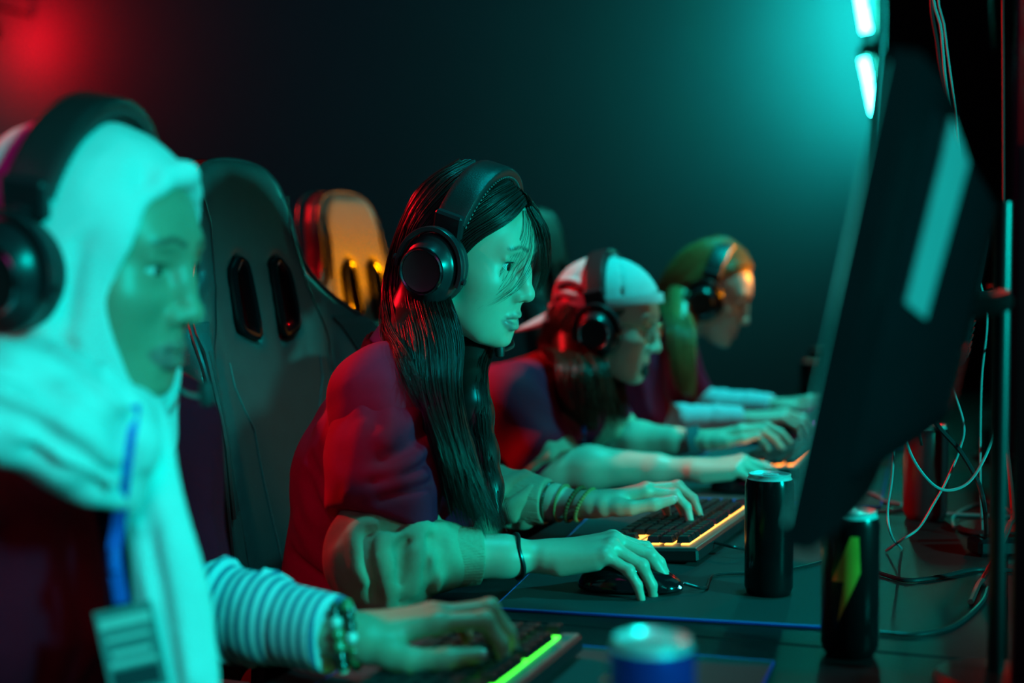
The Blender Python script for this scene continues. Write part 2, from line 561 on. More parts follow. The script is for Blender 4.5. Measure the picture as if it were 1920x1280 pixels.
DZ = 0.74
def slab(name, lo, hi, m, ch=0.0):
    lo = np.array(lo, float); hi = np.array(hi, float)
    o = Geo().box((lo + hi) / 2, hi - lo, ch=ch).build(name, m)
    return tag(o, kind='structure')
XL, XR, YF, YB, ZC = -5.6, 3.2, -2.8, 5.8, 3.1
slab('floor', (XL - .1, YF - .1, -.1), (XR + .1, YB + .1, 0), M_floor)
slab('ceiling', (XL - .1, YF - .1, ZC), (XR + .1, YB + .1, ZC + .1), M_ceil)
slab('wall_back', (XL - .1, YB, 0), (XR + .1, YB + .1, ZC), M_wall)
slab('wall_front', (XL - .1, YF - .1, 0), (XR + .1, YF, ZC), M_wall)
slab('wall_left', (XL - .1, YF, 0), (XL, YB, ZC), M_wall)
slab('wall_right', (XR, YF, 0), (XR + .1, YB, ZC), M_wall)

# black partition boards at the right, each a leaf of its own
pr = empty('partition_screen', (0.3, 5.28, 0), 'tall black felt partition screen standing beside the teal light tubes', 'partition')
for i, x in enumerate((-0.43, 0.30, 1.03)):
    Geo().box((x + .36, 5.28, 1.52), (.712, .03, 2.96), ch=.004).build('panel', M_part, pr)
    Geo().box((x + .36, 5.28, .03), (.06, .34, .03), ch=.004).build('foot', M_metal, pr)
Geo().box((1.76, 5.28, 1.52), (.03, .04, 2.96), ch=.004).build('post', M_metal, pr)

# ---------------------------------------------------------------- light tubes on the stand by the wall
M_tube = mat('tube_teal_glow', (0.0, 0.9, 0.8), emit=(0.022, 1.0, 0.76), estr=100)
tl = empty('light_tube_stand', (-0.49, 5.32, 0), 'stand with two glowing teal light tubes against the wall', 'lamp')
pA, pB = at(1596, -110, 5.25), at(1624, 60, 5.25)
pC, pD = at(1619, 112, 5.25), at(1640, 212, 5.25)
Geo().tube([pA, pB], .016, 12).build('tube', M_tube, tl)
Geo().tube([pC, pD], .013, 12).build('tube', M_tube, tl)
for a, b in ((pA, pB), (pC, pD)):
    u = (b - a) / np.linalg.norm(b - a)
    Geo().tube([a - u * .03, a], .018, 12).build('tube_cap', M_blk, tl)
    Geo().tube([b, b + u * .03], .018, 12).build('tube_cap', M_blk, tl)
kn = at(1628, 93, 5.23)
Geo().lathe([(0, -.03), (.02, -.026), (.034, -.01), (.036, 0), (.034, .01), (.02, .026), (0, .03)], Frame(kn), 20).build('joint_knob', M_metal, tl)
Geo().tube([(-.455, 5.35, .02), (-.455, 5.35, 2.75)], .015, 10).build('pole', M_blk, tl)
Geo().lathe([(.0, 0), (.16, 0), (.16, .012), (.02, .02), (0, .02)], Frame((-.455, 5.35, 0)), 24).build('base', M_blk, tl)
for p in (pA * .3 + pB * .7, pC * .5 + pD * .5):
    Geo().tube([p, (-.455, 5.35, p[2])], .006, 8).build('bracket', M_blk, tl)

# red stage lamp beside the wall, just left of the view
rw = at(-95, 40, 6.35)
rl = empty('red_wall_lamp', (rw[0], YB - .3, rw[2]), 'red wall lamp glowing on the far wall', 'lamp')
M_red = mat('red_lens', (0.5, 0.0, 0.01), emit=(1.0, 0.002, 0.006), estr=190)
Fr = frame_from((rw[0], YB - .30, rw[2]), (1, 0, 0), (0, 1, 0))
Geo().lathe([(.0, 0), (.05, 0), (.06, -.06), (.05, -.12), (0, -.12)], Fr, 20).build('housing', M_blk, rl)
Geo().lathe([(0, .012), (.03, .010), (.048, .001), (0, .001)], Fr, 20).build('lens', M_red, rl)
Geo().tube([(rw[0], YB - .32, rw[2]), (rw[0], YB - .32, rw[2] + .12), (rw[0], YB, rw[2] + .12)], .008, 8).build('bracket', M_metal, rl)

# ---------------------------------------------------------------- desks
def desk(y0, y1, label):
    d = empty('desk', (-.32, (y0 + y1) / 2, 0), label, 'desk', 'desks along the row')
    yc, w = (y0 + y1) / 2, y1 - y0 - .003
    Geo().box((-.33, yc, DZ - .014), (.66, w, .028), ch=.003).build('desktop', M_desk, d)
    for y in (y0 + .05, y1 - .05):
        Geo().box((-.33, y, (DZ - .028) / 2 + .01), (.56, .035, DZ - .05), ch=.003).build('leg', M_blk, d)
    Geo().box((-.05, yc, .5), (.018, w - .14, .34), ch=.002).build('back_panel', M_blk, d)
    return d
YS = [.62, 1.48, 2.34, 3.20, 4.06, 4.92]
DL = ['black desk with the green-lit keyboard', 'black desk of the long-haired player with the bead bracelets',
      'black desk of the player in the backward cap', 'black desk of the blonde player', 'unoccupied black desk with one can at the row end']
for i in range(5): desk(YS[i], YS[i + 1], DL[i])
dd = empty('desk', (.33, 2.77, 0), 'black desk run backing onto the players\' desks', 'desk', 'desks along the row')
Geo().box((.335, 2.77, DZ - .014), (.66, 4.3, .028), ch=.003).build('desktop', M_desk, dd)
for y in (.7, 2.0, 3.5, 4.85):
    Geo().box((.33, y, (DZ - .028) / 2 + .01), (.56, .035, DZ - .05), ch=.003).build('leg', M_blk, dd)

# ---------------------------------------------------------------- monitors
M_scr = {}
def screen_mat(name, c1, c2, s):
    m, nt, b, L = nt_new(name)
    N = nt.nodes
    tc = N.new('ShaderNodeTexCoord'); nz = N.new('ShaderNodeTexNoise'); nz.inputs['Scale'].default_value = 9
    L.new(tc.outputs['Object'], nz.inputs['Vector'])
    cr = N.new('ShaderNodeValToRGB'); cr.color_ramp.elements[0].color = (*c1, 1); cr.color_ramp.elements[1].color = (*c2, 1)
    cr.color_ramp.elements[0].position = .35; cr.color_ramp.elements[1].position = .65
    L.new(nz.outputs[0], cr.inputs[0]); L.new(cr.outputs[0], b.inputs['Emission Color'])
    b.inputs['Emission Strength'].default_value = s; b.inputs['Base Color'].default_value = (.005, .005, .005, 1); b.inputs['Roughness'].default_value = .3
    return m
M_moback = mat('monitor_back_plastic', (0.005, 0.005, 0.007), rough=0.6, var=0.2, spec=.08)
M_moglint = mat('monitor_back_glint', (0.30, 0.30, 0.31), rough=0.30, var=0.1)  # pale colour stands in for light caught on the dark shell
def monitor(yc, x, label, scr, tilt=9.0, w=.54, h=.315, zb=.945):
    r = empty('monitor', (x + .02, yc, DZ), label, 'monitor', 'monitors along the row')
    F = Frame((x, yc, zb), rotm('Y', tilt))
    # curved panel: profile across the width, gently concave towards the player
    n = 17; ys = np.linspace(-w / 2, w / 2, n); xs = -.10 * ys ** 2 * 1.6
    def shell(x0, x1, z0, z1, wy):
        vs = []; fs = []
        yy = np.linspace(-wy / 2, wy / 2, n)
        for dx in (x0, x1):
            for z in (z0, z1):
                for y in yy: vs.append((dx - .10 * y * y * 1.6, y, z))
        for i in range(n - 1):
            a, b, c, d = i, n + i, 2 * n + i, 3 * n + i
            fs += [(a, b, b + 1, a + 1), (c, c + 1, d + 1, d), (a, a + 1, c + 1, c), (b, d, d + 1, b + 1)]
        fs += [(0, 2 * n, 3 * n, n), (n - 1, 2 * n - 1, 4 * n - 1, 3 * n - 1)]
        return F(np.array(vs)), fs
    Geo().add(*shell(0, .018, 0, h, w)).build('casing', M_moback, r)
    Geo().add(*shell(-.0025, .0005, .012, h - .008, w - .016)).build('screen', scr, r)
    # bulged back shell
    def rect(x_, hy, z0, z1, n=5, cr=.02):
        L = []
        for cy, cz, a0 in ((hy - cr, z1 - cr, 0), (-hy + cr, z1 - cr, 90), (-hy + cr, z0 + cr, 180), (hy - cr, z0 + cr, 270)):
            for q in np.linspace(0, 90, n): L.append((x_, cy + cr * math.cos(R(a0 + q)), cz + cr * math.sin(R(a0 + q))))
        return L
    rings = [rect(.010, w * .330, h * .08, h * .95), rect(.020, w * .31, h * .11, h * .92), rect(.056, w * .19, h * .22, h * .80), rect(.064, w * .170, h * .25, h * .77)]
    m = len(rings[0]); vs = [F(p) for r_ in rings for p in r_]; fs = [tuple(3 * m + i for i in range(m))]
    for j in range(3):
        for i in range(m): fs.append((j * m + i, j * m + (i + 1) % m, (j + 1) * m + (i + 1) % m, (j + 1) * m + i))
    Geo().add(vs, fs).build('back_shell', M_moback, r, angle=20)
    q = lambda t, u: V3(.0205 + (.0555 - .0205) * t, -(w * .31 - (w * .12) * t) + .004, h * (.60 + .34 * u - .14 * t) - h * (.015 * t * (2 * u - 1) * 3))
    n_ = V3(-.0, -.34, 0) + V3(.6, 0, 0); n_ = V3(.86, -.50, 0) * .0016
    qs = [q(.02, -.25), q(.42, -.25), q(.55, 1), q(.10, 1)]
    Geo().add([F(p + n_ * .3) for p in qs] + [F(p + n_ * 1.8) for p in qs], [(0, 1, 2, 3), (4, 5, 6, 7), (0, 1, 5, 4), (1, 2, 6, 5), (2, 3, 7, 6), (3, 0, 4, 7)]).build('painted_glint', M_moglint, r)  # pale patch on the bevel, a highlight put into the colour
    for k in range(5):
        Geo().box((.0650, 0, h * .28 + k * .010), (.003, w * .3, .004), F).build('vent_slat', M_blk, r)
    Geo().tube([(x + .116, yc + .235, zb + .24), (x + .116, yc + .235, DZ + .010)], .008, 12).build('stand_column', M_blk, r)
    Geo().tube([F((.050, .0, h * .5)), (x + .116, yc + .10, zb + .15), (x + .116, yc + .235, zb + .15)], .010, 10).build('stand_arm', M_blk, r)
    Geo().lathe([(0, 0), (.055, 0), (.058, .004), (.052, .010), (.012, .014), (0, .014)], Frame((x + .116, yc + .235, DZ + .0005)), 28).build('stand_foot', M_blk, r)
    return r
sc_teal = screen_mat('screen_teal', (0.0, .25, .22), (.05, .8, .7), 1.0)
sc_teal2 = screen_mat('screen_teal_dim', (0.0, .15, .2), (.05, .7, .6), 0.8)
sc_or = screen_mat('screen_orange', (1.0, .22, .01), (1.0, .45, .04), .5)
sc_or2 = screen_mat('screen_amber', (1.0, .25, .02), (1.0, .40, .03), .5)
monitor(1.165, -.120, 'dark monitor seen from behind, tilted back beside the can with the lightning bolt', sc_teal, tilt=11.5, zb=.955)
monitor(1.99, -.125, 'dark monitor behind the hanging cables, facing the bead bracelet player', sc_teal2)
monitor(2.87, -.125, 'dark monitor with orange screen facing the player in the cap', sc_or)
monitor(3.72, -.125, 'dark monitor with amber screen facing the blonde player', sc_or2)
# ================================================================ people: heads, hands, arms
def head_ops(S, F, o={}):
    """skull, face, nose, lips, lids in head space: x forward, y left, z up, eyes at z=0"""
    g = o.get
    bk = g('back', 0.0)
    S.ell((-.014 + bk / 2, 0, .026), (.092 - bk / 2, .074, .084), k=.02, F=F)                 # cranium
    S.ell((.022, 0, .024), (.066, .066, .067), k=.03, F=F)                  # forehead
    S.ell((.022, 0, -.030), (.060, .061, .070), k=.03, F=F)                 # face mass
    jw = g('jaw', 1.0)
    for s in (-1, 1):
        S.cone((-.004, s * .052 * jw, -.050), (.050, s * .026 * jw, -.090), .019, .018, k=.025, F=F)   # jaw line
        S.cone((-.006, s * .058, -.010), (-.004, s * .053 * jw, -.055), .017, .018, k=.025, F=F)
        S.ell((.050, s * .040, -.028), (.026, .024, .022), k=.024, F=F)     # cheek
        S.ell((.044, s * .034, -.056), (.022, .022, .024), k=.024, F=F)     # lower cheek
    S.ell((.068, 0, -.096), (.0185, .021, .0165), k=.022, F=F)               # chin
    S.ell((.058, 0, -.068), (.0255, .034, .030), k=.018, F=F)                # muzzle
    S.cone((.0735, -.034, .020), (.0735, .034, .020), .0112, k=.018, F=F)
    S.ell((.068, 0, -.053), (.0185, .020, .014), k=.014, F=F)     # brow ridge
    for s in (-1, 1):
        S.ell((.091, s * .0315, .001), (.016, .019, .0125), k=.016, mode='s', F=F)   # sockets
    nb, nl = g('bridge', .0), g('nose', .0)
    S.chain([(.078 + nb, 0, .012), (.089 + nb, 0, -.008), (.0965 + nl, 0, -.029)], [.0080, .0078, .0088], k=.012, F=F)
    S.ell((.0985 + nl, 0, -.0360), (.0102, .0112, .0092), k=.008, F=F)      # tip
    w = g('alae', .0125)
    for s in (-1, 1):
        S.ell((.0885 + nl, s * w, -.0395), (.0095, .0062, .0074), k=.007, F=F)
        S.ell((.0960 + nl, s * .0068, -.0475), (.0062, .0036, .0042), k=.003, mode='s', F=F)
    # lids: a ball round the eye with an almond slit
    op = g('open', .0046); tilt = g('slant', 6)
    for s in (-1, 1):
        S.ell((.0665, s * .0315, .000), (.0150, .0162, .0146), k=.006, F=F)
        S.cone((.0805, s * .018, .0045 + .004), (.0775, s * .046, .0055 + .004), .0030, .0022, k=.006, F=F)   # upper lid fold
        S.ell((.0790, s * .0318, -.0006), (.016, .0142, op), k=.0015, mode='s', F=F, M=rotm('X', s * tilt))
    # lips
    mo = g('mouth', .003); sm = g('smile', 0.0); lf = g('lips', 1.0)
    up = [(.0715, -.0255, -.0690 + sm), (.0815, -.0160, -.0668 + sm * .3), (.0868, -.0050, -.0640), (.0866, 0, -.0650), (.0868, .0050, -.0640), (.0815, .0160, -.0668 + sm * .3), (.0715, .0255, -.0690 + sm)]
    lo = [(.0715, -.0250, -.0705 + sm), (.0810, -.0155, -.0740 - mo * .7 + sm * .3), (.0850, -.0050, -.0765 - mo), (.0850, .0050, -.0765 - mo), (.0810, .0155, -.0740 - mo * .7 + sm * .3), (.0715, .0250, -.0705 + sm)]
    S.chain(up, [.0028, .0042 * lf, .0052 * lf, .0048 * lf, .0052 * lf, .0042 * lf, .0028], k=.0045, F=F)
    S.chain(lo, [.0028, .0050 * lf, .0064 * lf, .0064 * lf, .0050 * lf, .0028], k=.0045, F=F)
    zc = -.0700 - mo * .5
    S.chain([(.0790, -.0215, -.0697 + sm * .8), (.0870, -.0130, zc + .0006), (.0920, 0, zc), (.0870, .0130, zc + .0006), (.0790, .0215, -.0697 + sm * .8)],
            [.0009, .0011 + mo * .35, .0012 + mo * .5, .0011 + mo * .35, .0009], k=.002, mode='s', F=F)
    S.cone((.0975, 0, -.0535), (.0925, 0, -.0595), .0020, k=.006, mode='s', F=F)      # philtrum
    S.cone((.087, -.010, -.0890 - mo), (.087, .010, -.0890 - mo), .0030, k=.012, mode='s', F=F)   # below the lip
    for s in (-1, 1):                                                      # ears
        S.ell((-.012, s * .0735, -.012), (.015, .006, .027), k=.008, F=F, M=rotm('Y', -12))
    return up, lo

def skin_colours(F, base, lip, up, lo, brow=(.03, .02, .018), browz=.023, o={}):
    base = np.array(base); lip = np.array(lip); brow = np.array(brow)
    def seg(p, P):
        best = np.full(len(p), 9.0)
        for i in range(len(P) - 1):
            a = np.array(P[i]); ba = np.array(P[i + 1]) - a
            t = np.clip((p - a) @ ba / (ba @ ba), 0, 1); best = np.minimum(best, np.linalg.norm(p - a - t[:, None] * ba, axis=1))
        return best
    lipw = o.get('lips', 1.0)
    def fn(v):
        p = F.inv(v)
        c = np.tile(base, (len(v), 1)) * (1 + .06 * snoise(p, 90, 3)[:, None])
        dl = np.minimum(seg(p, up) - .0058 * lipw, seg(p, lo) - .0072 * lipw)
        w = np.clip(.5 - dl / .0018, 0, 1)[:, None] * (p[:, :1] > .06)
        c = c * (1 - w) + lip * w
        for s in (-1, 1):
            bp = [(0, s * .012, browz), (0, s * .028, browz + .0045), (0, s * .046, browz + .0005)]
            w = np.clip(.5 - (seg(p * (0, 1, 1), bp) - .0026) / .0024, 0, 1)[:, None] * .88 * (p[:, :1] > .04)
            w = w * (.75 + .25 * np.sin(p[:, 1:2] * 2200 + p[:, 2:3] * 900))
            c = c * (1 - w) + brow * w
        return c
    return fn

M_eye = None
def eyes(parent, F, iris=(.06, .03, .015), look=(0, 0)):
    """two eyeballs, each with its iris, and lash lines"""
    M_sc = mat('eye_white', (.75, .73, .70), rough=.12, var=.03)
    M_ir = mat('iris_%02d' % int(iris[0] * 100), iris, rough=.08, var=.3, scale=900)
    M_la = mat('lash', (.006, .005, .005), rough=.6)
    for s in (-1, 1):
        c = np.array((.0672, s * .0315, -.0005)); fr = Frame(F(c), F.M @ rotm('Z', look[0]) @ rotm('Y', look[1]))
        prof = [(0, -.0125)] + [(.0125 * math.sin(a), -.0125 * math.cos(a)) for a in np.linspace(.2, math.pi - .2, 14)] + [(0, .0125)]
        Fz = Frame(fr.o, fr.M @ rotm('Y', 90))
        e = Geo().lathe(prof, Fz, 24).build('eye', M_sc, parent)
        Geo().lathe([(0, .01305), (.0026, .0128), (.0056, .0117), (.0058, .0110), (0, .0110)], Fz, 20).build('iris', M_ir, e)
        pts = [F((.0672 + .0152 * math.cos(R(a)) * .97, s * .0315 + .0152 * math.sin(R(a)), .0046 + .0010 * math.cos(R(a * 1.6)))) for a in np.linspace(-52, 52, 12)]
        Geo().tube(pts, [.0004] + [.0009] * 10 + [.0004], 6).build('lashes', M_la, parent)

FL = dict(index=(.044, .026, .021), middle=(.048, .030, .022), ring=(.044, .028, .022), pinky=(.034, .021, .019))
FK = dict(index=(.088, .026, .002), middle=(.092, .0065, .004), ring=(.087, -.013, .002), pinky=(.078, -.030, -.003))
FR = dict(index=(.0093, .0082, .0074, .0062), middle=(.0096, .0085, .0076, .0064), ring=(.0092, .0081, .0072, .0061), pinky=(.0082, .0070, .0063, .0054))
def hand_joints(F, s, curls, thumb, sc=1.0):
    """F: wrist frame (x to fingers, z back of hand); s=+1 when the thumb lies towards +y. curls: finger -> (mcp,pip,dip,spread) degrees"""
    out = {}
    for n in FL:
        m, p, d, sp = curls[n]
        P = np.array(FK[n]) * (1, s, 1) * sc; pts = [P]; ang = 0
        for L_, a in zip(FL[n], (m, p, d)):
            ang += a
            dv = np.array((math.cos(R(ang)) * math.cos(R(sp)), s * math.sin(R(sp)) * math.cos(R(ang)), -math.sin(R(ang))))
            P = P + dv * L_ * sc; pts.append(P)
        out[n] = [F(q) for q in pts]
    b = np.array((.022, s * .026, -.008)) * sc; pts = [b]
    for L_, dv in zip((.044, .034, .028), thumb):
        dv = np.array(dv, float) * (1, s, 1); dv /= np.linalg.norm(dv); b = b + dv * L_ * sc; pts.append(b)
    out['thumb'] = [F(q) for q in pts]
    return out

def hand_ops(S, F, s, J, sc=1.0):
    f = lambda *a: np.array(a) * (1, s, 1) * sc
    for n in FL:   # palm bones
        S.cone(F(f(.006, FK[n][1] * .62, -.001)), J[n][0], .0135 * sc, FR[n][0] * 1.16 * sc, k=.012 * sc)
    S.cone(F(f(.02, -.022, -.010)), F(f(.065, -.026, -.010)), .0125 * sc, .011 * sc, k=.012 * sc)      # heel
    for n in FL:
        r = [x * sc for x in FR[n]]
        S.chain(J[n], r, k=.0035 * sc)
        S.ell(J[n][0], r[0] * 1.13, k=.006 * sc)
        S.ell(J[n][1], r[1] * 1.10, k=.004 * sc)
    S.cone(F(f(.012, .014, -.006)), J['thumb'][0], .015 * sc, .0145 * sc, k=.012 * sc)
    S.chain(J['thumb'], [.0150 * sc, .0108 * sc, .0098 * sc, .0076 * sc], k=.006 * sc)
    # web between thumb and index
    S.cone(F(f(.045, .024, -.006)), J['thumb'][1] * .6 + J['thumb'][0] * .4, .009 * sc, .009 * sc, k=.014 * sc)

def nails(parent, J, F, s, m, sc=1.0, which=None):
    for n, P in J.items():
        if which and n not in which: continue
        t = P[-1] - P[-2]; t /= np.linalg.norm(t)
        side = F.d((0, 1, 0)) if n != 'thumb' else F.d((.3, .1, 1))
        up = np.cross(t, side); up /= np.linalg.norm(up)
        if n != 'thumb':
            if up @ F.d((0, 0, 1)) < 0 and abs(up @ F.d((0, 0, 1))) > .05 : up = -up
            if up @ F.d((1, 0, .6)) < 0: up = -up
        else:
            if up @ F.d((0, s, .35)) < 0: up = -up
        r = (FR[n][3] if n != 'thumb' else .0076) * sc
        c = P[-1] + up * r * .80 + t * r * .15
        Fr = frame_from(c, t, up)
        vs = []; fs = []; nu, nv = 6, 7
        for i in range(nu):
            a = i / (nu - 1); x = (a - .55) * 2.0 * r
            hw = r * .74 * (1 - .25 * max(0, a - .6) / .4) * (1 - .35 * max(0, .25 - a) / .25)
            for j in range(nv):
                b = (j / (nv - 1) - .5) * 2
                vs.append(Fr((x, b * hw, -b * b * hw * .55 - .10 * r * a * a + .0004)))
        for i in range(nu - 1):
            for j in range(nv - 1):
                k = i * nv + j; fs.append((k, k + 1, k + nv + 1, k + nv))
        Geo().add(vs, fs).build('fingernail', m, parent)

def arm_ops(S, sh, el, wr, F, r=(.050, .043, .040, .026), sc=1.0):
    sh, el, wr = map(np.array, (sh, el, wr))
    r = [x * sc for x in r]
    S.cone(sh, sh * .5 + el * .5, r[0], r[1] * 1.03, k=.03); S.cone(sh * .5 + el * .5, el, r[1] * 1.03, r[1] * .9, k=.02)
    m = el * .72 + wr * .28
    S.cone(el, m, r[1] * .88, r[2], k=.02)
    S.cone(m, el * .25 + wr * .75, r[2], r[3] * 1.10, k=.02)
    S.cone(el * .25 + wr * .75, wr, r[3] * 1.10, r[3] * .92, k=.012, flat=(F.d((0, 0, 1)), .84))
    S.cone(wr, F((.022 * sc, 0, -.001)), r[3] * .90, r[3] * .88, k=.012, flat=(F.d((0, 0, 1)), .78))

def torso_ops(S, pel, ch, nb, shR, shL, grow=0.0, k=.05, yw=1.0):
    """trunk from the pelvis to the neck base, oval across y"""
    pel, ch, nb, shR, shL = map(np.array, (pel, ch, nb, shR, shL))
    ax = ch - pel; ax = ax / np.linalg.norm(ax)
    fl = ((0, 1, 0), 1.45 * yw)
    wa = pel * .55 + ch * .45
    S.cone(pel, wa, .098 + grow, .086 + grow, k=k, flat=fl)
    S.cone(wa, ch, .086 + grow, .102 + grow, k=k, flat=fl)
    top = ch * .4 + (shR + shL) / 2 * .6
    S.cone(ch, top, .102 + grow, .072 + grow, k=k, flat=fl)
    S.cone(shR, shL, .050 + grow, k=k)
    S.cone(nb, (shR + shL) / 2 + (0, 0, -.02), .050 + grow * .3, .07 + grow, k=k)
# ================================================================ headsets
M_lea = mat('headband_leather', (0.022, 0.022, 0.024), rough=0.34, var=0.2, scale=200, bump=0.25, bscale=900, btype='voronoi')
M_pad = mat('cushion_leather', (0.016, 0.016, 0.018), rough=0.5, var=0.2, bump=0.2, bscale=700, btype='voronoi')
M_cup = mat('earcup_plastic', (0.018, 0.018, 0.022), rough=0.30, var=0.15)
M_ring = mat('earcup_ring', (0.20, 0.21, 0.25), rough=0.20, metal=1.0)
M_disc = mat('earcup_disc', (0.008, 0.008, 0.010), rough=0.45)
M_stitch = mat('grey_stitch', (0.10, 0.12, 0.12), rough=0.7)
def headset(F, label, lean=8.0, mic=False, w=.094, top=.121, dx=.004):
    """F: head frame"""
    r = empty('headset', F.o, label, 'headset', 'gaming headsets')
    A = Frame(F((dx, 0, -.014)), F.M @ rotm('Y', lean))          # tilted plane of the band
    th = np.linspace(R(24), R(156), 41)
    H = top + .014
    arc = np.array([(.0, -math.cos(a) * (w + .008), math.sin(a) ** .9 * H) for a in th])
    nrm = np.array([(.0, -math.cos(a) * .9, math.sin(a)) for a in th])
    Geo().tube(A(arc), 1.0, 16, flat=(.021, .0085), up=A.d(nrm)).build('headband', M_lea, r)
    inner = arc * (1, .945, .93)
    Geo().tube(A(inner[5:-5]), 1.0, 14, flat=(.016, .006), up=A.d(nrm[5:-5])).build('band_cushion', M_pad, r)
    for s in (-1, 1):                                              # stitched edge
        e = arc + np.array((s * .0212, 0, 0)) - nrm * .004
        ee = catmull(e, 90)
        G = Geo()
        for i in range(0, 88, 2): G.tube(A(ee[i:i + 2]), .0011, 5)
        tag(G.build('stitching', M_stitch, r), kind='stuff')
    for s in (-1, 1):
        Y = np.array((1, s, 1))
        b0 = arc[0] * (1, -1, 1) * (1, 1, 1)
        b0 = np.array((0, (w + .008) * math.cos(th[0]), math.sin(th[0]) ** .9 * H))
        # slider block
        c = np.array((0, b0[1] + .004, b0[2] + .000))
        fr = Frame(A(c * Y), A.M @ rotm('X', s * -20))
        Geo().box((0, 0, -.004), (.040, .013, .034), fr, ch=.003).build('slider', M_cup, r)
        # cup
        cc = np.array((0, w + .010, -.002))
        ax = np.array((0.06, s * 1.0, -.10))
        Fc = frame_from(A(cc * Y), A.d((1, 0, 0)), A.d(ax))
        Mo = Fc.M.copy(); Mo[:, 0] *= .86
        Fo = Frame(Fc.o, Mo)
        Geo().lathe([(.022, -.026), (.034, -.030), (.043, -.027), (.0475, -.018), (.0475, -.008), (.044, -.002), (.022, -.002)], Fo, 40).build('ear_cushion', M_pad, r)
        cup = Geo().lathe([(.030, -.004), (.0455, -.004), (.0470, .003), (.0455, .012), (.040, .019), (.0335, .0235), (.0310, .030), (.0295, .0315), (.0, .0315)], Fo, 44).build('earcup', M_cup, r)
        Fd = Frame(Fc.o, Fc.M)
        Geo().lathe([(.0262, .0308), (.0268, .0340), (.0285, .0352), (.0302, .0340), (.0306, .0308)], Fd, 44).build('ring', M_ring, cup)
        Geo().lathe([(0, .0322), (.020, .0322), (.0262, .0334), (.0262, .0305), (0, .0305)], Fd, 36).build('disc', M_disc, cup)
        # fork
        pts = [Fo((.0535 * math.cos(a), .0535 * math.sin(a), .010)) for a in np.linspace(R(-12), R(192), 33)]
        upv = A.d((0, 0, 1))
        zl = Fc.inv(Fc.o + A.d((0, 0, 1)))
        sgn = 1 if zl[1] > 0 else -1
        pts = [Fo((.0525 * math.cos(a), sgn * .0525 * math.sin(a), .010)) for a in np.linspace(R(-10), R(190), 33)]
        Geo().tube(pts, 1.0, 8, flat=(.0035, .0065), up=Fc.d((0, 0, 1))).build('fork', M_cup, r)
        tp = Fo((0, sgn * .0525, .010))
        Geo().tube([tp, tp * .45 + fr((0, 0, -.018)) * .55, fr((0, 0, -.010))], 1.0, 8, flat=(.008, .003), up=Fc.d((0, 0, 1))).build('stem', M_cup, r)
        for q in (-1, 1):
            p = Fo((q * .0520, 0, .010))
            Geo().tube([p + Fc.d((q * .0075, 0, 0)), p - Fc.d((q * .003, 0, 0))], .0042, 10).build('pivot_screw', M_cup, r)
        if s == 1 and mic is not False:
            p = Fo((.010, -sgn * .050, .0)); mp = np.array(mic)
            b = catmull([p, F((.020, .094, -.085)), F((.060, .074, -.112)), mp * .6 + F((.075, .055, -.118)) * .4, mp], 20)
            Geo().tube(b, .0024, 7).build('mic_boom', M_cable, r)
            Geo().lathe([(0, -.012), (.0055, -.010), (.0070, 0), (.0060, .009), (0, .012)], frame_from(mp, F.d((0, 1, 0)), F.d((.2, 0, -1))), 14).build('microphone', M_pad, r)
    return r
# ================================================================ clothing materials
M_skin = mat('skin', (.6, .4, .3), rough=.42, var=.05, scale=120, attr=True, sss=.12, bump=.06, bscale=900)
M_crim = mat('crimson_jersey', (0.40, 0.006, 0.034), rough=.72, var=.12, scale=180, bump=.25, bscale=1400, spec=.14)
M_beige = mat('beige_jersey', (0.42, 0.34, 0.24), rough=.85, var=.10, scale=160, bump=.3, bscale=1500, spec=.25)
M_hairb = mat('hair_black', (0.016, 0.012, 0.011), rough=.34, var=.3, scale=60)
M_pants = mat('dark_trousers', (0.012, 0.012, 0.016), rough=.85, bump=.2, bscale=800)
M_nail = mat('nail', (.66, .48, .44), rough=.22, var=.03)

def rib(S, a, b, r0, r1, n=70, amp=.0016, k=.004):
    """ribbed knit cuff round the axis a-b, ribs running along it"""
    a = np.array(a, np.float32); b = np.array(b, np.float32); ax = (b - a) / np.linalg.norm(b - a)
    u = np.cross(ax, (0, 0, 1)).astype(np.float32); u /= np.linalg.norm(u); w = np.cross(ax, u).astype(np.float32)
    S.cone(a, b, r0, r1, k=k)
    def fn(p):
        q = p - a
        return amp * np.cos(n * np.arctan2(q @ w, q @ u)) * .5
    S.disp(fn, np.minimum(a, b) - r0 * 1.4, np.maximum(a, b) + r0 * 1.4)
    # flat ends
    for c, d in ((a, -ax), (b, ax)):
        d = np.array(d, np.float32)
        S.func(lambda p, c=c, d=d: -((p - c) @ d), c - .09, c + .09, mode='s', k=.003)

def legs(parent, pel, w, m=M_pants):
    """trousers: seated hips and both legs"""
    S = Sdf(.04); pel = np.array(pel)
    S.cone(pel + (0, -w, -.01), pel + (0, w, -.01), .105, k=.05)
    for s in (-1, 1):
        h = pel + (0, s * w, -.02); kn = pel + (.42, s * (w + .03), -.02); an = pel + (.40, s * (w + .03), -.44)
        S.cone(h, kn, .085, .065, k=.05); S.cone(kn, an, .062, .045, k=.03)
    S.build('trousers', .010, m, parent)
    M_shoe = mat('shoe', (.02, .02, .022), rough=.5)
    for s in (-1, 1):
        an = pel + (.40, s * (w + .03), -.47)
        T = Sdf(.02); T.cone(an + (-.02, 0, -.01), an + (.17, 0, -.025), .042, .034, k=.02); T.cone(an + (0, 0, .05), an, .045, .045, k=.02)
        T.func(lambda p, z=float(.018): p[..., 2] - z, an - .3, an + .3, mode='s', k=.004)
        T.build('shoe', .008, M_shoe, parent)

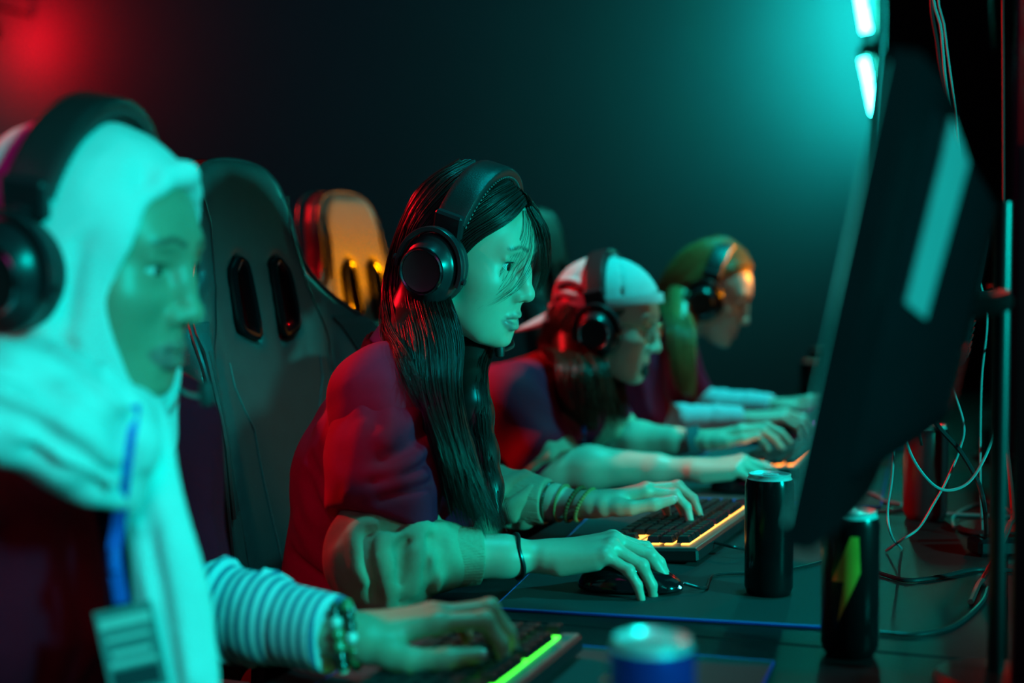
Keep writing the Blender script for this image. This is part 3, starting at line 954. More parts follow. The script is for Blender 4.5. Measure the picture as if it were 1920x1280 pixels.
# ================================================================ player with the long black hair
def player_long_hair():
    P = empty('person', (-.80, 1.78, 0), 'person with long straight black hair, crimson shirt and rolled beige sleeves, hand on a mouse', 'person')
    F = Frame((-.687, 1.775, 1.153), rotm('Z', -3) @ rotm('Y', 11) @ rotm('X', 1))
    pel, ch, nb = V3(-.868, 1.78, .56), V3(-.79, 1.77, .86), V3(-.772, 1.77, 1.005)
    shR, elR, wrR = V3(-.722, 1.590, .970), V3(-.690, 1.508, .795), V3(-.522, 1.612, .787)
    shL, elL, wrL = V3(-.815, 1.930, .950), V3(-.775, 1.975, .795), V3(-.566, 1.950, .795)
    FR_ = frame_from(wrR, (.955, .24, .17), (-.2, -.14, 1))
    FL_ = frame_from(wrL, (.90, .36, .20), (-.2, .10, 1))
    JR = hand_joints(FR_, 1, dict(index=(26, 30, 18, 3), middle=(33, 34, 20, 1), ring=(40, 34, 18, -5), pinky=(38, 30, 16, -14)),
                     ((.75, .75, -.35), (.95, .25, -.35), (1, .0, -.2)), .95)
    JL = hand_joints(FL_, -1, dict(index=(18, 42, 28, 2), middle=(6, 46, 28, 0), ring=(14, 50, 26, -5), pinky=(16, 46, 22, -12)),
                     ((.86, .48, -.22), (1, .16, -.05), (1, .02, .04)), .95)
    face = dict(mouth=.0042, lips=.92, open=.0054, slant=8, jaw=.96, nose=-.001, bridge=-.002, back=.024)
    S = Sdf(.012)
    up, lo = head_ops(S, F, face)
    S.cone(F((-.030, 0, -.060)), nb, .048, .050, k=.035)
    S.cone(nb, (shR + shL) / 2 + (0, 0, -.03), .050, .060, k=.04)
    S.cone(shR, shL, .042, k=.04)
    ar = (.045, .040, .0300, .0235)
    arm_ops(S, shR, elR, wrR, FR_, ar); arm_ops(S, shL, elL, wrL, FL_, ar)
    hand_ops(S, FR_, 1, JR, .95); hand_ops(S, FL_, -1, JL, .95)
    S.build('body', .0020, M_skin, P, colfn=skin_colours(F, (.62, .43, .33), (.50, .21, .19), up, lo, o=face))
    eyes(P, F, (.03, .016, .010), look=(-2, 4))
    nails(P, JR, FR_, 1, M_nail, .95); nails(P, JL, FL_, -1, M_nail, .95)
    M_tooth = mat('teeth', (.75, .72, .66), rough=.2)
    Geo().tube([F((.0785 - .35 * y * y * 60, y, -.0685)) for y in np.linspace(-.016, .016, 9)], 1.0, 8, flat=(.0012, .0034), up=F.d((0, 0, 1))).build('teeth', M_tooth, P)
    # shirt
    S = Sdf(.03)
    torso_ops(S, pel, ch, nb + (0, 0, -.035), shR, shL, grow=.014, k=.05)
    mR = shR * .19 + elR * .81
    S.cone(shR, shR * .9 + mR * .1, .060, .052, k=.045)
    S.cone(shL, shL * .3 + elL * .7, .062, .062, k=.045)
    S.cone(nb + (-.012, 0, -.03), nb + (-.004, 0, .012), .064, .057, k=.02)                 # collar
    S.cone(nb + (-.004, 0, .0), nb + (.010, 0, .10), .0535, .055, k=.006, mode='s')
    BODY_F = [
        ([(655, 715), (640, 790), (634, 880), (640, 960)], .007, -.007),          # armhole seam
        ([(700, 700), (690, 735), (676, 770)], .012, .005),
        ([(800, 745), (765, 790), (715, 822)], .011, .006), ([(812, 790), (775, 835), (720, 862)], .010, -.006),
        ([(815, 820), (780, 865), (735, 885), (690, 890)], .009, .007), ([(800, 862), (760, 892), (700, 905)], .007, -.007),
        ([(795, 892), (750, 905), (690, 925), (655, 930)], .008, .007), ([(805, 905), (770, 920), (715, 935)], .006, -.006),
        ([(745, 735), (730, 790), (728, 830)], .012, .005), ([(790, 720), (800, 770)], .008, .005), ([(680, 800), (672, 860), (660, 930)], .012, .005),
        ([(600, 800), (628, 930), (640, 1060)], .014, .006), ([(572, 900), (620, 985), (640, 1085)], .012, -.008),
        ([(560, 980), (620, 1060), (690, 1110)], .014, .008), ([(548, 1040), (620, 1100), (680, 1140)], .010, -.009), ([(585, 860), (615, 905), (632, 930)], .008, -.006)]
    S.folds([f for f in BODY_F[11:]], 1.40, 1.95)
    S.disp(lambda p: .0022 * snoise(p, 55, 4), pel - .4, nb + .3)
    sh = S.build('shirt', .0042, M_crim, P)
    T = Sdf(.02)
    um = mR - shR; ul = um / np.linalg.norm(um)
    T.cone(shR + (0, .02, .004), shR * .5 + mR * .5, .064, .066, k=.03); T.cone(shR * .5 + mR * .5, mR + ul * .05, .066, .070, k=.03)
    T.folds(BODY_F[1:11], 1.40, 1.95)
    T.disp(lambda p: .0020 * snoise(p, 60, 14), shR - .4, shR + .3)
    cn = ul * .9 + V3(-.25, 0, .0); cn = (cn / np.linalg.norm(cn)).astype(np.float32); c0 = mR.astype(np.float32)
    T.func(lambda p: -((p - c0) @ cn), c0 - .16, c0 + .16, mode='s', k=.005)
    T.build('crimson_sleeve', .0036, M_crim, P)
    M_seam = mat('crimson_seam', (0.26, 0.004, 0.03), rough=.8)
    # beige undersleeve, bunched at the elbow, and its knit cuff
    def sleeve(sh_, el, wr, t0, t1, droop, sd, rows):
        fa = wr - el
        a0 = sh_ * .24 + el * .76
        S = Sdf(.02)
        S.cone(a0, el, .050, .060, k=.03); S.cone(el, el + fa * t0, .060, .044, k=.03)
        S.cone(el + (0, 0, -.01), el + droop, .048, .030, k=.03)
        ax = fa / np.linalg.norm(fa); vd = np.array((0, 0, 1.0)); out = np.cross(ax, vd); out /= np.linalg.norm(out)
        rg = np.random.default_rng(sd)
        for i in range(11):
            t = rg.uniform(-.10, .9); an = rg.uniform(0, 6.28)
            c = el + fa * (t0 * t)
            ring = [c + ax * .012 * math.sin(q * 2 + i) + .055 * (out * math.cos(an + q) + vd * math.sin(an + q)) for q in np.linspace(0, 2.4, 9)]
            S.ridge(ring, rg.uniform(.006, .010), rg.choice([-1, 1]) * rg.uniform(.006, .010))
        for i in range(7):
            an = rg.uniform(0, 6.28); d = out * math.cos(an) + vd * math.sin(an)
            S.ridge([a0 + d * .058, el + d * .062 + ax * .01, el + fa * t0 * .9 + d * .045], rg.uniform(.007, .011), rg.choice([-1, 1, 1]) * .008)
        S.folds(rows, 1.35, 2.2)
        S.disp(lambda p: .0028 * snoise(p, 85, sd), el - .2, el + .2)
        S.build('sleeve', .0034, M_beige, P)
        S = Sdf(.004); rib(S, el + fa * (t0 - .03), el + fa * t1, .040, .0335, n=72)
        S.build('cuff', .0016, M_beige, P, smooth=1)
    sleeve(shR, elR, wrR, .34, .60, V3(.025, -.012, -.075), 5, [
        ([(665, 1000), (720, 962), (790, 945), (820, 960)], .009, .009), ([(700, 1000), (750, 985), (810, 968)], .006, -.011),
        ([(715, 1012), (770, 1000), (825, 985)], .007, .010), ([(745, 1030), (765, 1012), (800, 1002)], .0055, -.010),
        ([(690, 1000), (692, 1060), (706, 1120)], .007, -.010), ([(725, 1010), (722, 1070), (735, 1135)], .010, .010),
        ([(752, 1030), (748, 1080), (742, 1130)], .006, -.010), ([(785, 1010), (782, 1060), (776, 1110)], .008, .009), ([(665, 1020), (668, 1060), (688, 1090)], .008, .007)])
    sleeve(shL, elL, wrL, .48, .70, V3(.03, .0, -.05), 8, [
        ([(930, 930), (955, 900), (985, 885)], .007, .010), ([(945, 935), (970, 912), (995, 900)], .006, -.011), ([(955, 960), (980, 935), (998, 915)], .008, .009), ([(960, 985), (985, 960)], .006, -.008)])
    legs(P, pel + (0, 0, .0), .09)
    # hair: solid under-layer, then strands
    S = Sdf(.012)
    S.ell((-.002, 0, .028), (.085, .081, .090), F=F)
    S.ell((.095, 0, -.048), (.078, .090, .112), mode='s', F=F, k=.012)
    lock = catmull([F((-.02, -.070, .01)), F((-.018, -.072, -.06)), at(800, 660, 1.77), at(806, 740, 1.72), at(846, 860, 1.70), at(890, 960, 1.71)], 10)
    S.chain(lock, [.022, .026, .028, .028, .028, .030, .030, .027, .022, .010], k=.02, flat=(_fw, .75))
    far = catmull([F((.01, .070, .01)), F((.01, .072, -.06)), at(880, 680, 1.90), at(885, 760, 1.86), at(905, 880, 1.82), at(930, 960, 1.79)], 9)
    S.chain(far, [.016, .020, .022, .022, .022, .024, .022, .018, .008], k=.02)
    S.cone(F((-.045, 0, .02)), F((-.055, 0, -.09)), .042, .038, k=.03)
    S.cone(F((-.055, -.01, -.085)), at(752, 640, 1.78), .036, .022, k=.03)
    S.build('hair_mass', .0035, M_hairb, P)
    def L_(x, y, z):
        x = x if x > 0 else x * .72
        return F((x, y, z - .010 * min(1, max(0, (z - .05) / .06))))
    sh1 = sheet([
        [L_(.074, -.006, .084), L_(.070, -.040, .058), L_(.040, -.068, .022), L_(.012, -.078, -.030), at(858, 640, 1.775), at(852, 740, 1.715), at(880, 860, 1.690), at(948, 1000, 1.700)],
        [L_(.060, -.004, .100), L_(.052, -.052, .070), L_(.012, -.082, .020), L_(.000, -.086, -.040), at(830, 650, 1.745), at(832, 750, 1.690), at(862, 870, 1.675), at(915, 1005, 1.685)],
        [L_(.036, -.002, .117), L_(.020, -.058, .086), L_(-.022, -.088, .020), L_(-.024, -.090, -.050), at(800, 650, 1.735), at(808, 745, 1.680), at(846, 865, 1.668), at(890, 1000, 1.685)],
        [L_(.000, 0, .127), L_(-.020, -.058, .092), L_(-.055, -.082, .020), L_(-.056, -.082, -.060), at(770, 640, 1.745), at(790, 735, 1.685), at(832, 850, 1.668), at(862, 985, 1.690)],
        [L_(-.030, 0, .128), L_(-.060, -.045, .090), L_(-.088, -.062, .020), L_(-.088, -.062, -.060), at(750, 630, 1.765), at(778, 715, 1.690), at(826, 830, 1.672), at(845, 960, 1.690)]],
        2600, 26, .009, .0028)
    sh2 = sheet([
        [L_(-.030, -.010, .128), L_(-.072, -.046, .080), L_(-.098, -.052, .010), L_(-.105, -.055, -.060), at(742, 630, 1.76), at(764, 690, 1.69), at(800, 780, 1.67)],
        [L_(-.036, .0, .128), L_(-.085, -.020, .082), L_(-.112, -.026, .010), L_(-.116, -.030, -.060), at(730, 622, 1.80), at(742, 660, 1.73), at(765, 720, 1.69)],
        [L_(-.036, .01, .128), L_(-.080, .035, .082), L_(-.104, .040, .010), L_(-.106, .040, -.060), V3(-.790, 1.80, 1.055), V3(-.795, 1.79, 1.02), V3(-.80, 1.78, .99)]],
        1300, 22, .008, .004)
    sh3 = sheet([
        [L_(.074, .008, .084), L_(.080, .046, .056), L_(.066, .070, .010), L_(.046, .078, -.060), at(905, 680, 1.880), at(905, 770, 1.830), at(918, 870, 1.800), at(952, 1000, 1.770)],
        [L_(.060, .004, .100), L_(.062, .050, .066), L_(.040, .080, .010), L_(.026, .084, -.060), at(890, 680, 1.900), at(890, 770, 1.850), at(902, 870, 1.810), at(930, 1000, 1.780)],
        [L_(.010, .004, .126), L_(.005, .058, .088), L_(-.020, .086, .010), L_(-.020, .086, -.060), at(865, 680, 1.910), at(868, 770, 1.860), at(885, 870, 1.815), at(905, 1000, 1.785)]],
        1100, 24, .008, .0035)
    wis = sheet([
        [L_(.078, -.002, .082), L_(.095, .002, .045), L_(.102, -.006, .010), L_(.098, -.030, -.022), L_(.086, -.042, -.040), L_(.064, -.056, -.062)],
        [L_(.078, -.004, .080), L_(.092, -.010, .045), L_(.094, -.020, .010), L_(.090, -.038, -.022), L_(.078, -.048, -.040), L_(.056, -.060, -.060)],
        [L_(.076, -.012, .078), L_(.086, -.030, .045), L_(.078, -.049, .012), L_(.068, -.058, -.015), L_(.050, -.066, -.050), L_(.032, -.072, -.080)]], 22, 20, .002, .0022)
    fr2 = sheet([
        [L_(.078, .0, .084), L_(.094, .010, .052), L_(.102, .020, .020), L_(.104, .028, -.006)],
        [L_(.078, .006, .084), L_(.096, .030, .052), L_(.100, .048, .010), L_(.096, .056, -.030)],
        [L_(.076, .010, .082), L_(.090, .048, .050), L_(.090, .066, .000), L_(.080, .072, -.050)]], 230, 16, .003, .002)
    v1, f1 = [], []; n = 0
    for p, r0 in ((sh1, .00060), (sh2, .0006), (sh3, .0006), (wis, .00026), (fr2, .00040)):
        v, f = strands(p, r0, r0 * .7); v1.append(v); f1.append(f + n); n += len(v)
    tag(mesh_np('hair', np.concatenate(v1), np.concatenate(f1), M_hairb, P), kind='stuff')
    headset(F, 'black headset worn over long straight black hair', lean=8, dx=.005, mic=at(937, 655, 1.885))
    return F, FR_, FL_, wrR, elR, wrL, elL
P2 = player_long_hair()
# ================================================================ player in the headscarf
def player_scarf():
    P = empty('person', (-.80, .93, 0), 'person in a pale headscarf and maroon shirt typing on a green-lit keyboard', 'person')
    F = Frame((-.757, 1.050, 1.141), rotm('Z', 7) @ rotm('Y', 7))
    pel, ch, nb = V3(-.96, 1.045, .56), V3(-.855, 1.045, .86), V3(-.825, 1.045, .995)
    shR, elR, wrR = V3(-.815, .870, .965), V3(-.78, .785, .79), V3(-.525, .735, .785)
    shL, elL, wrL = V3(-.815, 1.220, .960), V3(-.775, 1.215, .800), V3(-.575, 1.165, .795)
    FRt = frame_from(wrR, (.96, .10, .1), (-.2, 0, 1)); FLt = frame_from(wrL, (.86, .46, .14), (-.2, -.10, 1))
    JR = hand_joints(FRt, 1, dict(index=(26, 30, 18, 3), middle=(30, 34, 20, 1), ring=(34, 34, 18, -5), pinky=(34, 30, 16, -12)), ((.75, .75, -.35), (.95, .25, -.3), (1, .0, -.2)))
    JL = hand_joints(FLt, -1, dict(index=(6, 58, 22, 2), middle=(2, 60, 22, 0), ring=(8, 60, 24, -4), pinky=(12, 56, 22, -10)), ((.80, .55, -.28), (1, .22, -.10), (1, .10, -.02)))
    face = dict(mouth=.0030, lips=1.10, open=.0027, slant=3, nose=.000, alae=.0145, bridge=-.001)
    S = Sdf(.012); up, lo = head_ops(S, F, face)
    S.cone(F((-.030, 0, -.060)), nb, .050, .052, k=.035); S.cone(nb, (shR + shL) / 2 + (0, 0, -.03), .050, .060, k=.04); S.cone(shR, shL, .042, k=.04)
    arm_ops(S, shR, elR, wrR, FRt, (.045, .040, .034, .0245)); arm_ops(S, shL, elL, wrL, FLt, (.045, .040, .034, .0245))
    hand_ops(S, FRt, 1, JR); hand_ops(S, FLt, -1, JL)
    S.build('body', .0024, M_skin, P, colfn=skin_colours(F, (.44, .30, .21), (.42, .17, .15), up, lo, o=face))
    eyes(P, F, (.03, .016, .010), look=(0, 6)); nails(P, JL, FLt, -1, M_nail)
    M_mar = mat('maroon_shirt', (.45, .003, .014), rough=.9, spec=.08, var=.15, scale=150, bump=.25, bscale=1200)
    M_navy = mat('navy_trim', (.004, .003, .018), rough=.8, spec=.1)
    S = Sdf(.03)
    torso_ops(S, pel, ch, nb + (0, 0, -.035), shR, shL, grow=.018, k=.05)
    S.cone(shR, shR * .2 + elR * .8, .062, .062, k=.045); S.cone(shL, shL * .22 + elL * .78 + (0, 0, -.005), .060, .056, k=.045)
    S.cone(nb + (-.012, 0, -.03), nb + (-.004, 0, .008), .064, .057, k=.02); S.cone(nb, nb + (.01, 0, .1), .0535, .055, k=.006, mode='s')
    e = lambda t, a, r=.060: shL * (1 - t) + elL * t + r * V3(math.cos(a), -.2, math.sin(a))
    for t0, t1, a, h in ((.35, .7, .6, .006), (.5, .95, .2, -.006), (.62, .9, 1.0, .006), (.75, 1.0, -.2, .007), (.55, .8, -.6, -.006)):
        S.ridge([e(t0, a), e((t0 + t1) / 2, a - .5), e(t1, a - 1.0)], .010, h)
    rg = np.random.default_rng(3)
    for i in range(7):
        y = .915 + i * .035
        S.ridge([(-.74 + rg.uniform(-.02, .02), y, .92), (-.745, y + .02, .80), (-.78, y + .03, .68)], .014, rg.choice([-.007, .007]))
    S.disp(lambda p: .0025 * snoise(p, 45, 9), pel - .4, nb + .3)
    S.build('shirt', .0046, M_mar, P)
    # navy trim band down the front
    tr = [at(150, 830, 1.100), at(185, 900, 1.100), at(212, 1000, 1.110), at(224, 1110, 1.120), at(228, 1280, 1.130)]
    Geo().tube(catmull([t for t in tr], 20), 1.0, 8, flat=(.010, .004), up=_fw).build('trim_band', M_navy, P)
    # striped undersleeve
    M_str = mat('striped_cotton', (.62, .66, .70), rough=.8, var=.05, stripes=((.10, .16, .26), 0, 85.0, .60))
    def st_sleeve(sh_, el, wr, sd):
        fa = wr - el; S = Sdf(.02)
        S.cone(sh_ * .3 + el * .7, el, .044, .050, k=.03); S.cone(el, el + fa * .55, .050, .042, k=.03); S.cone(el + fa * .5, el + fa * .93, .038, .036, k=.012)
        ax = fa / np.linalg.norm(fa); vd = V3(0, 0, 1); out = np.cross(ax, vd); out /= np.linalg.norm(out)
        for i in range(12):
            c = el + fa * (.05 + .045 * i); a0 = i * 2.4
            S.ridge([c + ax * .008 * math.sin(q * 2 + i) + .050 * (out * math.cos(a0 + q) + vd * math.sin(a0 + q)) for q in np.linspace(0, 2.6, 9)], .005, .006 if i % 2 else -.006)
        S.func(lambda p, c=(el + fa * .93).astype(np.float32), d=ax.astype(np.float32): -((p - c) @ d), el + fa * .93 - .1, el + fa * .93 + .1, mode='s', k=.003)
        S.build('sleeve', .0036, M_str, P)
        S = Sdf(.004); S.cone(el + fa * .70, el + fa * .97, .0385, .0365, k=.004)
        for c, d in ((el + fa * .70, -ax), (el + fa * .97, ax)):
            c = c.astype(np.float32); d = d.astype(np.float32); S.func(lambda p, c=c, d=d: -((p - c) @ d), c - .09, c + .09, mode='s', k=.003)
        S.build('cuff', .0030, M_str, P)
    st_sleeve(shL, elL, wrL, 2); st_sleeve(shR, elR, wrR, 4)
    legs(P, pel, .09)
    # headscarf: hood, neck wrap, hanging end
    M_scarf = mat('pale_scarf', (.78, .80, .80), rough=.75, var=.05, scale=60, bump=.15, bscale=1600, sheen=.2)
    S = Sdf(.02)
    S.ell((-.018, 0, .024), (.104, .088, .098), F=F)
    S.ell((.016, 0, .022), (.078, .078, .084), F=F, k=.03)
    S.ell((.000, 0, -.050), (.078, .080, .090), F=F, k=.03)
    S.cone(F((-.01, 0, -.07)), F((-.03, 0, -.16)), .074, .088, k=.04)
    S.cone((.044, 0, -.112), (.0, 0, -.135), .026, .05, F=F, k=.03)
    S.ell((.112, 0, -.016), (.092, .076, .098), mode='s', F=F, k=.010)                       # face opening
    for s in (-1, 1):
        S.chain([(.072, 0, .080), (.070, s * .030, .070), (.048, s * .060, .040), (.030, s * .069, -.01), (.024, s * .064, -.06), (.040, s * .034, -.112)], [.0075, .0070, .0055, .005, .0055, .007], F=F, k=.010)
    S.chain([(.070, -.022, .080), (.080, 0, .084), (.070, .022, .080)], [.005, .0065, .005], F=F, k=.012)      # peak above the brow
    for a, b, c, h in (((.03, -.055, .085), (.005, -.086, .02), (.005, -.088, -.06), .006), ((.06, -.04, .075), (.030, -.078, .015), (.022, -.080, -.07), -.006),
                       ((-.02, -.06, .10), (-.035, -.09, .02), (-.02, -.09, -.08), -.005), ((.045, -.05, .08), (.018, -.082, .015), (.012, -.086, -.07), .005),
                       ((.055, .04, .075), (.030, .078, .015), (.022, .080, -.07), -.006), ((.03, .055, .085), (.005, .086, .02), (.005, .088, -.06), .006)):
        S.ridge([a, b, c], .009, h, F=F)
    # wraps round the neck and over the chest
    W = lambda x, y, D: at(x, y, D + .15)
    for pts, r in (([W(-120, 690, .92), W(20, 720, .88), W(150, 780, .88), W(240, 830, .93), W(262, 800, 1.05)], (.028, .030, .027, .022, .018)),
                   ([W(-160, 740, .93), W(10, 790, .865), W(130, 850, .88), W(230, 880, .93)], (.026, .028, .024, .018)),
                   ([W(60, 690, .95), W(150, 740, .93), W(220, 790, .95), W(255, 780, 1.02)], (.026, .028, .026, .020)),
                   ([W(70, 840, .885), W(170, 900, .90), W(240, 925, .94)], (.018, .016, .014)),
                   ([F((.03, .07, -.10)), F((.035, .05, -.16)), W(262, 800, 1.03)], (.030, .030, .022))):
        S.chain(pts, r, k=.014)
    tail = catmull([W(250, 770, 1.00), W(272, 880, .985), W(296, 1020, .985), W(322, 1160, .985), W(350, 1330, .985)], 12)
    S.chain(tail, [.016, .018, .020, .021, .022, .023, .024, .025, .026, .027, .028, .028], k=.014, flat=(_fw, .55))
    S.folds([
        ([(262, 900), (285, 1020), (312, 1150), (330, 1275)], .007, -.008), ([(290, 900), (318, 1040), (352, 1270)], .008, .007), ([(245, 900), (262, 1000), (285, 1130)], .006, .006),
        ([(-20, 690), (70, 715), (150, 765), (235, 835)], .008, -.013), ([(-20, 725), (60, 755), (130, 800), (220, 860)], .009, .010),
        ([(-20, 760), (60, 795), (130, 840), (215, 885)], .007, -.013), ([(40, 800), (120, 860), (210, 905)], .008, .009), ([(60, 840), (150, 890), (230, 925)], .006, -.010),
        ([(60, 690), (130, 700), (200, 760), (245, 800)], .007, -.012), ([(110, 660), (170, 700), (230, 765)], .008, .008), ([(130, 650), (185, 690), (240, 750)], .005, -.009),
        ([(30, 730), (70, 745), (105, 770)], .006, -.008), ([(225, 800), (240, 860), (235, 920)], .006, -.009)], .70, 1.4)
    S.disp(lambda p: .0018 * snoise(p, 70, 12), F.o - .5, F.o + .5)
    S.build('headscarf', .0036, M_scarf, P)
    onS = lambda x, y: np.array(S.hit(x, y, .75, 1.4)) - _fw * .003
    headset(F, 'black headset worn over a pale headscarf', lean=4, w=.101, top=.136, dx=-.012, mic=at(388, 738, 1.21))
    # bead bracelet
    b = empty('bead_bracelet', wrL, 'dark and pale bead bracelet on a striped cuff wrist', 'bracelet')
    M_bd = [mat('bead_dark', (.02, .03, .02), rough=.2), mat('bead_green', (.08, .22, .10), rough=.2), mat('bead_pale', (.6, .65, .6), rough=.25)]
    for rw, dx in ((0, .004), (1, .016)):
        for i in range(16):
            a = i / 16 * 6.283 + rw * .2
            c = FLt((dx - .006, math.cos(a) * .0335, math.sin(a) * .0275 - .001))
            Geo().lathe([(0, -.0062), (.0045, -.0045), (.0062, 0), (.0045, .0045), (0, .0062)], Frame(c), 10).build('bead', M_bd[(i * 7 + rw * 3) % 5 % 3], b)
    # lanyard with its badge
    ly = empty('lanyard', at(240, 1180, 1.100), 'blue lanyard with a printed badge hanging over the maroon shirt', 'lanyard')
    M_ly = mat('lanyard_blue', (.02, .12, .62), rough=.6)
    Geo().tube(catmull([onS(252, 762), onS(246, 800), onS(238, 850), onS(232, 905), at(222, 985, 1.085), at(214, 1040, 1.085), at(228, 1130, 1.09)], 24), 1.0, 8, flat=(.0055, .0012), up=_fw).build('strap', M_ly, ly)
    Geo().lathe([(0, -.010), (.0045, -.008), (.005, .004), (.002, .010), (0, .010)], Frame(at(214, 1050, 1.075)), 12).build('clip', M_ly, ly)
    bf = frame_from(at(246, 1215, 1.085), _rt * .97 + np.array((0, 0, .22)), -_fw)
    bf = Frame(bf.o, np.stack([bf.M[:, 0], bf.M[:, 1], bf.M[:, 2]], 1))
    M_card = mat('badge_card', (.16, .26, .26), rough=.4); M_ink = mat('badge_ink', (.62, .70, .66), rough=.6); M_dk = mat('badge_dark', (.02, .05, .06), rough=.5)
    Geo().box((0, 0, 0), (.046, .066, .0016), bf, ch=.0006).build('badge', M_card, ly)
    for y, w, hh, m in ((.022, .040, .008, M_ink), (.010, .034, .003, M_ink), (-.002, .030, .004, M_ink), (-.010, .036, .004, M_ink), (-.022, .036, .014, M_dk)):
        Geo().box((0, y, .0011), (w, hh, .0006), bf).build('printed_line', m, ly)
    return F, FLt
P1 = player_scarf()

# ================================================================ player in the backward cap
def player_cap():
    P = empty('person', (-1.0, 2.66, 0), 'person in a backward pale cap and crimson shirt leaning over the desk', 'person')
    F = Frame((-.728, 2.660, 1.036), rotm('Z', -2) @ rotm('Y', 10))
    pel, ch, nb = V3(-1.10, 2.66, .56), V3(-.945, 2.66, .82), V3(-.845, 2.66, .915)
    shR, elR, wrR = V3(-.865, 2.475, .885), V3(-.775, 2.440, .775), V3(-.520, 2.450, .782)
    shL, elL, wrL = V3(-.850, 2.845, .885), V3(-.760, 2.830, .780), V3(-.575, 2.765, .795)
    FRt = frame_from(wrR, (.97, .15, .12), (-.15, -.1, 1)); FLt = frame_from(wrL, (.95, .12, .22), (-.2, .12, 1))
    JR = hand_joints(FRt, 1, dict(index=(22, 26, 16, 3), middle=(26, 30, 18, 1), ring=(32, 32, 18, -6), pinky=(34, 30, 16, -14)), ((.75, .75, -.35), (.95, .25, -.35), (1, .0, -.2)))
    JL = hand_joints(FLt, -1, dict(index=(12, 34, 20, 3), middle=(4, 34, 20, 0), ring=(8, 38, 22, -5), pinky=(14, 36, 20, -12)), ((.86, .48, -.15), (1, .16, -.05), (1, .02, .04)))
    face = dict(mouth=.0012, lips=.82, open=.0042, slant=3, nose=.003, bridge=.002)
    S = Sdf(.012); up, lo = head_ops(S, F, face)
    S.cone(F((-.030, 0, -.060)), nb, .048, .050, k=.035); S.cone(nb, (shR + shL) / 2 + (-.02, 0, -.02), .050, .060, k=.04); S.cone(shR, shL, .042, k=.04)
    ar = (.046, .042, .038, .0255)
    arm_ops(S, shR, elR, wrR, FRt, ar); arm_ops(S, shL, elL, wrL, FLt, ar); hand_ops(S, FRt, 1, JR); hand_ops(S, FLt, -1, JL)
    S.build('body', .0027, M_skin, P, colfn=skin_colours(F, (.64, .45, .36), (.52, .24, .22), up, lo, o=face))
    eyes(P, F, (.05, .03, .02), look=(0, 6)); nails(P, JL, FLt, -1, M_nail); nails(P, JR, FRt, 1, M_nail)
    S = Sdf(.03)
    torso_ops(S, pel, ch, nb + (-.02, 0, -.03), shR, shL, grow=.018, k=.05)
    S.cone(shR, shR * .30 + elR * .70, .066, .066, k=.05); S.cone(shL, shL * .3 + elL * .7, .064, .064, k=.05)
    S.cone(nb + (-.02, 0, -.03), nb + (.0, 0, .008), .062, .056, k=.02); S.cone(nb, nb + (.06, 0, .08), .052, .055, k=.006, mode='s')
    rg = np.random.default_rng(6)
    for i in range(10):
        a = at(rg.uniform(930, 1060), rg.uniform(690, 800), 2.52)
        S.ridge([a, a + V3(.03, -.01, -.03), a + V3(.05 + rg.uniform(0, .03), -.01, -.05)], .012, rg.choice([-.006, .007]))
    S.disp(lambda p: .0025 * snoise(p, 45, 5), pel - .4, nb + .4)
    S.build('shirt', .0055, M_crim, P)
    for sh_, el in ((shR, elR), (shL, elL)):                        # turned-back beige hem
        u = el - sh_; u = u / np.linalg.norm(u); a = sh_ * .34 + el * .66
        S = Sdf(.01); S.cone(a, el + u * .004, .062, .060, k=.01)
        for c, d in ((a, -u), (el + u * .004, u)):
            c = c.astype(np.float32); d = d.astype(np.float32); S.func(lambda p, c=c, d=d: -((p - c) @ d), c - .12, c + .12, mode='s', k=.005)
        S.cone(el - u * .010, el + u * .1, .050, .052, mode='s', k=.004)
        S.ridge([a + V3(.03, -.05, .02), el + V3(.02, -.055, .01)], .010, .006)
        S.build('sleeve_hem', .0045, M_beige, P)
    legs(P, pel, .09)
    M_br = mat('hair_dark_brown', (.045, .022, .012), rough=.36, var=.3, scale=60)
    S = Sdf(.012); S.ell((-.016, 0, .022), (.098, .081, .086), F=F); S.ell((.095, 0, -.048), (.078, .090, .108), mode='s', F=F, k=.012)
    S.cone(F((-.055, -.02, -.02)), at(1085, 740, 2.64), .058, .040, k=.03); S.cone(at(1085, 740, 2.64), at(1105, 790, 2.62), .040, .018, k=.02)
    S.build('hair_mass', .0045, M_br, P)
    A = lambda x, y, D: at(x, y, D)
    h1 = sheet([
        [F((.045, -.066, .030)), F((.026, -.076, .0)), F((.006, -.080, -.045)), A(1132, 690, 2.62), A(1140, 735, 2.60), A(1160, 800, 2.58)],
        [F((.00, -.082, .020)), F((-.02, -.086, -.02)), F((-.025, -.086, -.06)), A(1100, 690, 2.58), A(1110, 740, 2.56), A(1125, 815, 2.56)],
        [F((-.05, -.078, .020)), F((-.06, -.084, -.02)), F((-.065, -.084, -.07)), A(1070, 690, 2.58), A(1080, 740, 2.56), A(1095, 810, 2.56)],
        [F((-.09, -.050, .02)), F((-.105, -.055, -.02)), F((-.105, -.055, -.08)), A(1050, 680, 2.62), A(1060, 730, 2.58), A(1076, 790, 2.58)]], 1000, 18, .012, .006)
    h2 = sheet([
        [F((.05, .066, .03)), F((.03, .078, -.02)), F((.02, .078, -.08)), A(1165, 720, 2.74), A(1170, 760, 2.72), A(1175, 800, 2.70)],
        [F((.0, .08, .03)), F((-.02, .085, -.02)), F((-.02, .085, -.08)), A(1130, 720, 2.76), A(1140, 760, 2.74), A(1150, 800, 2.72)]], 300, 16, .012, .006)
    v, f = strands(h1, .0009, .0007); v2, f2 = strands(h2, .0009, .0007)
    tag(mesh_np('hair', np.concatenate([v, v2]), np.concatenate([f, f2 + len(v)]), M_br, P), kind='stuff')
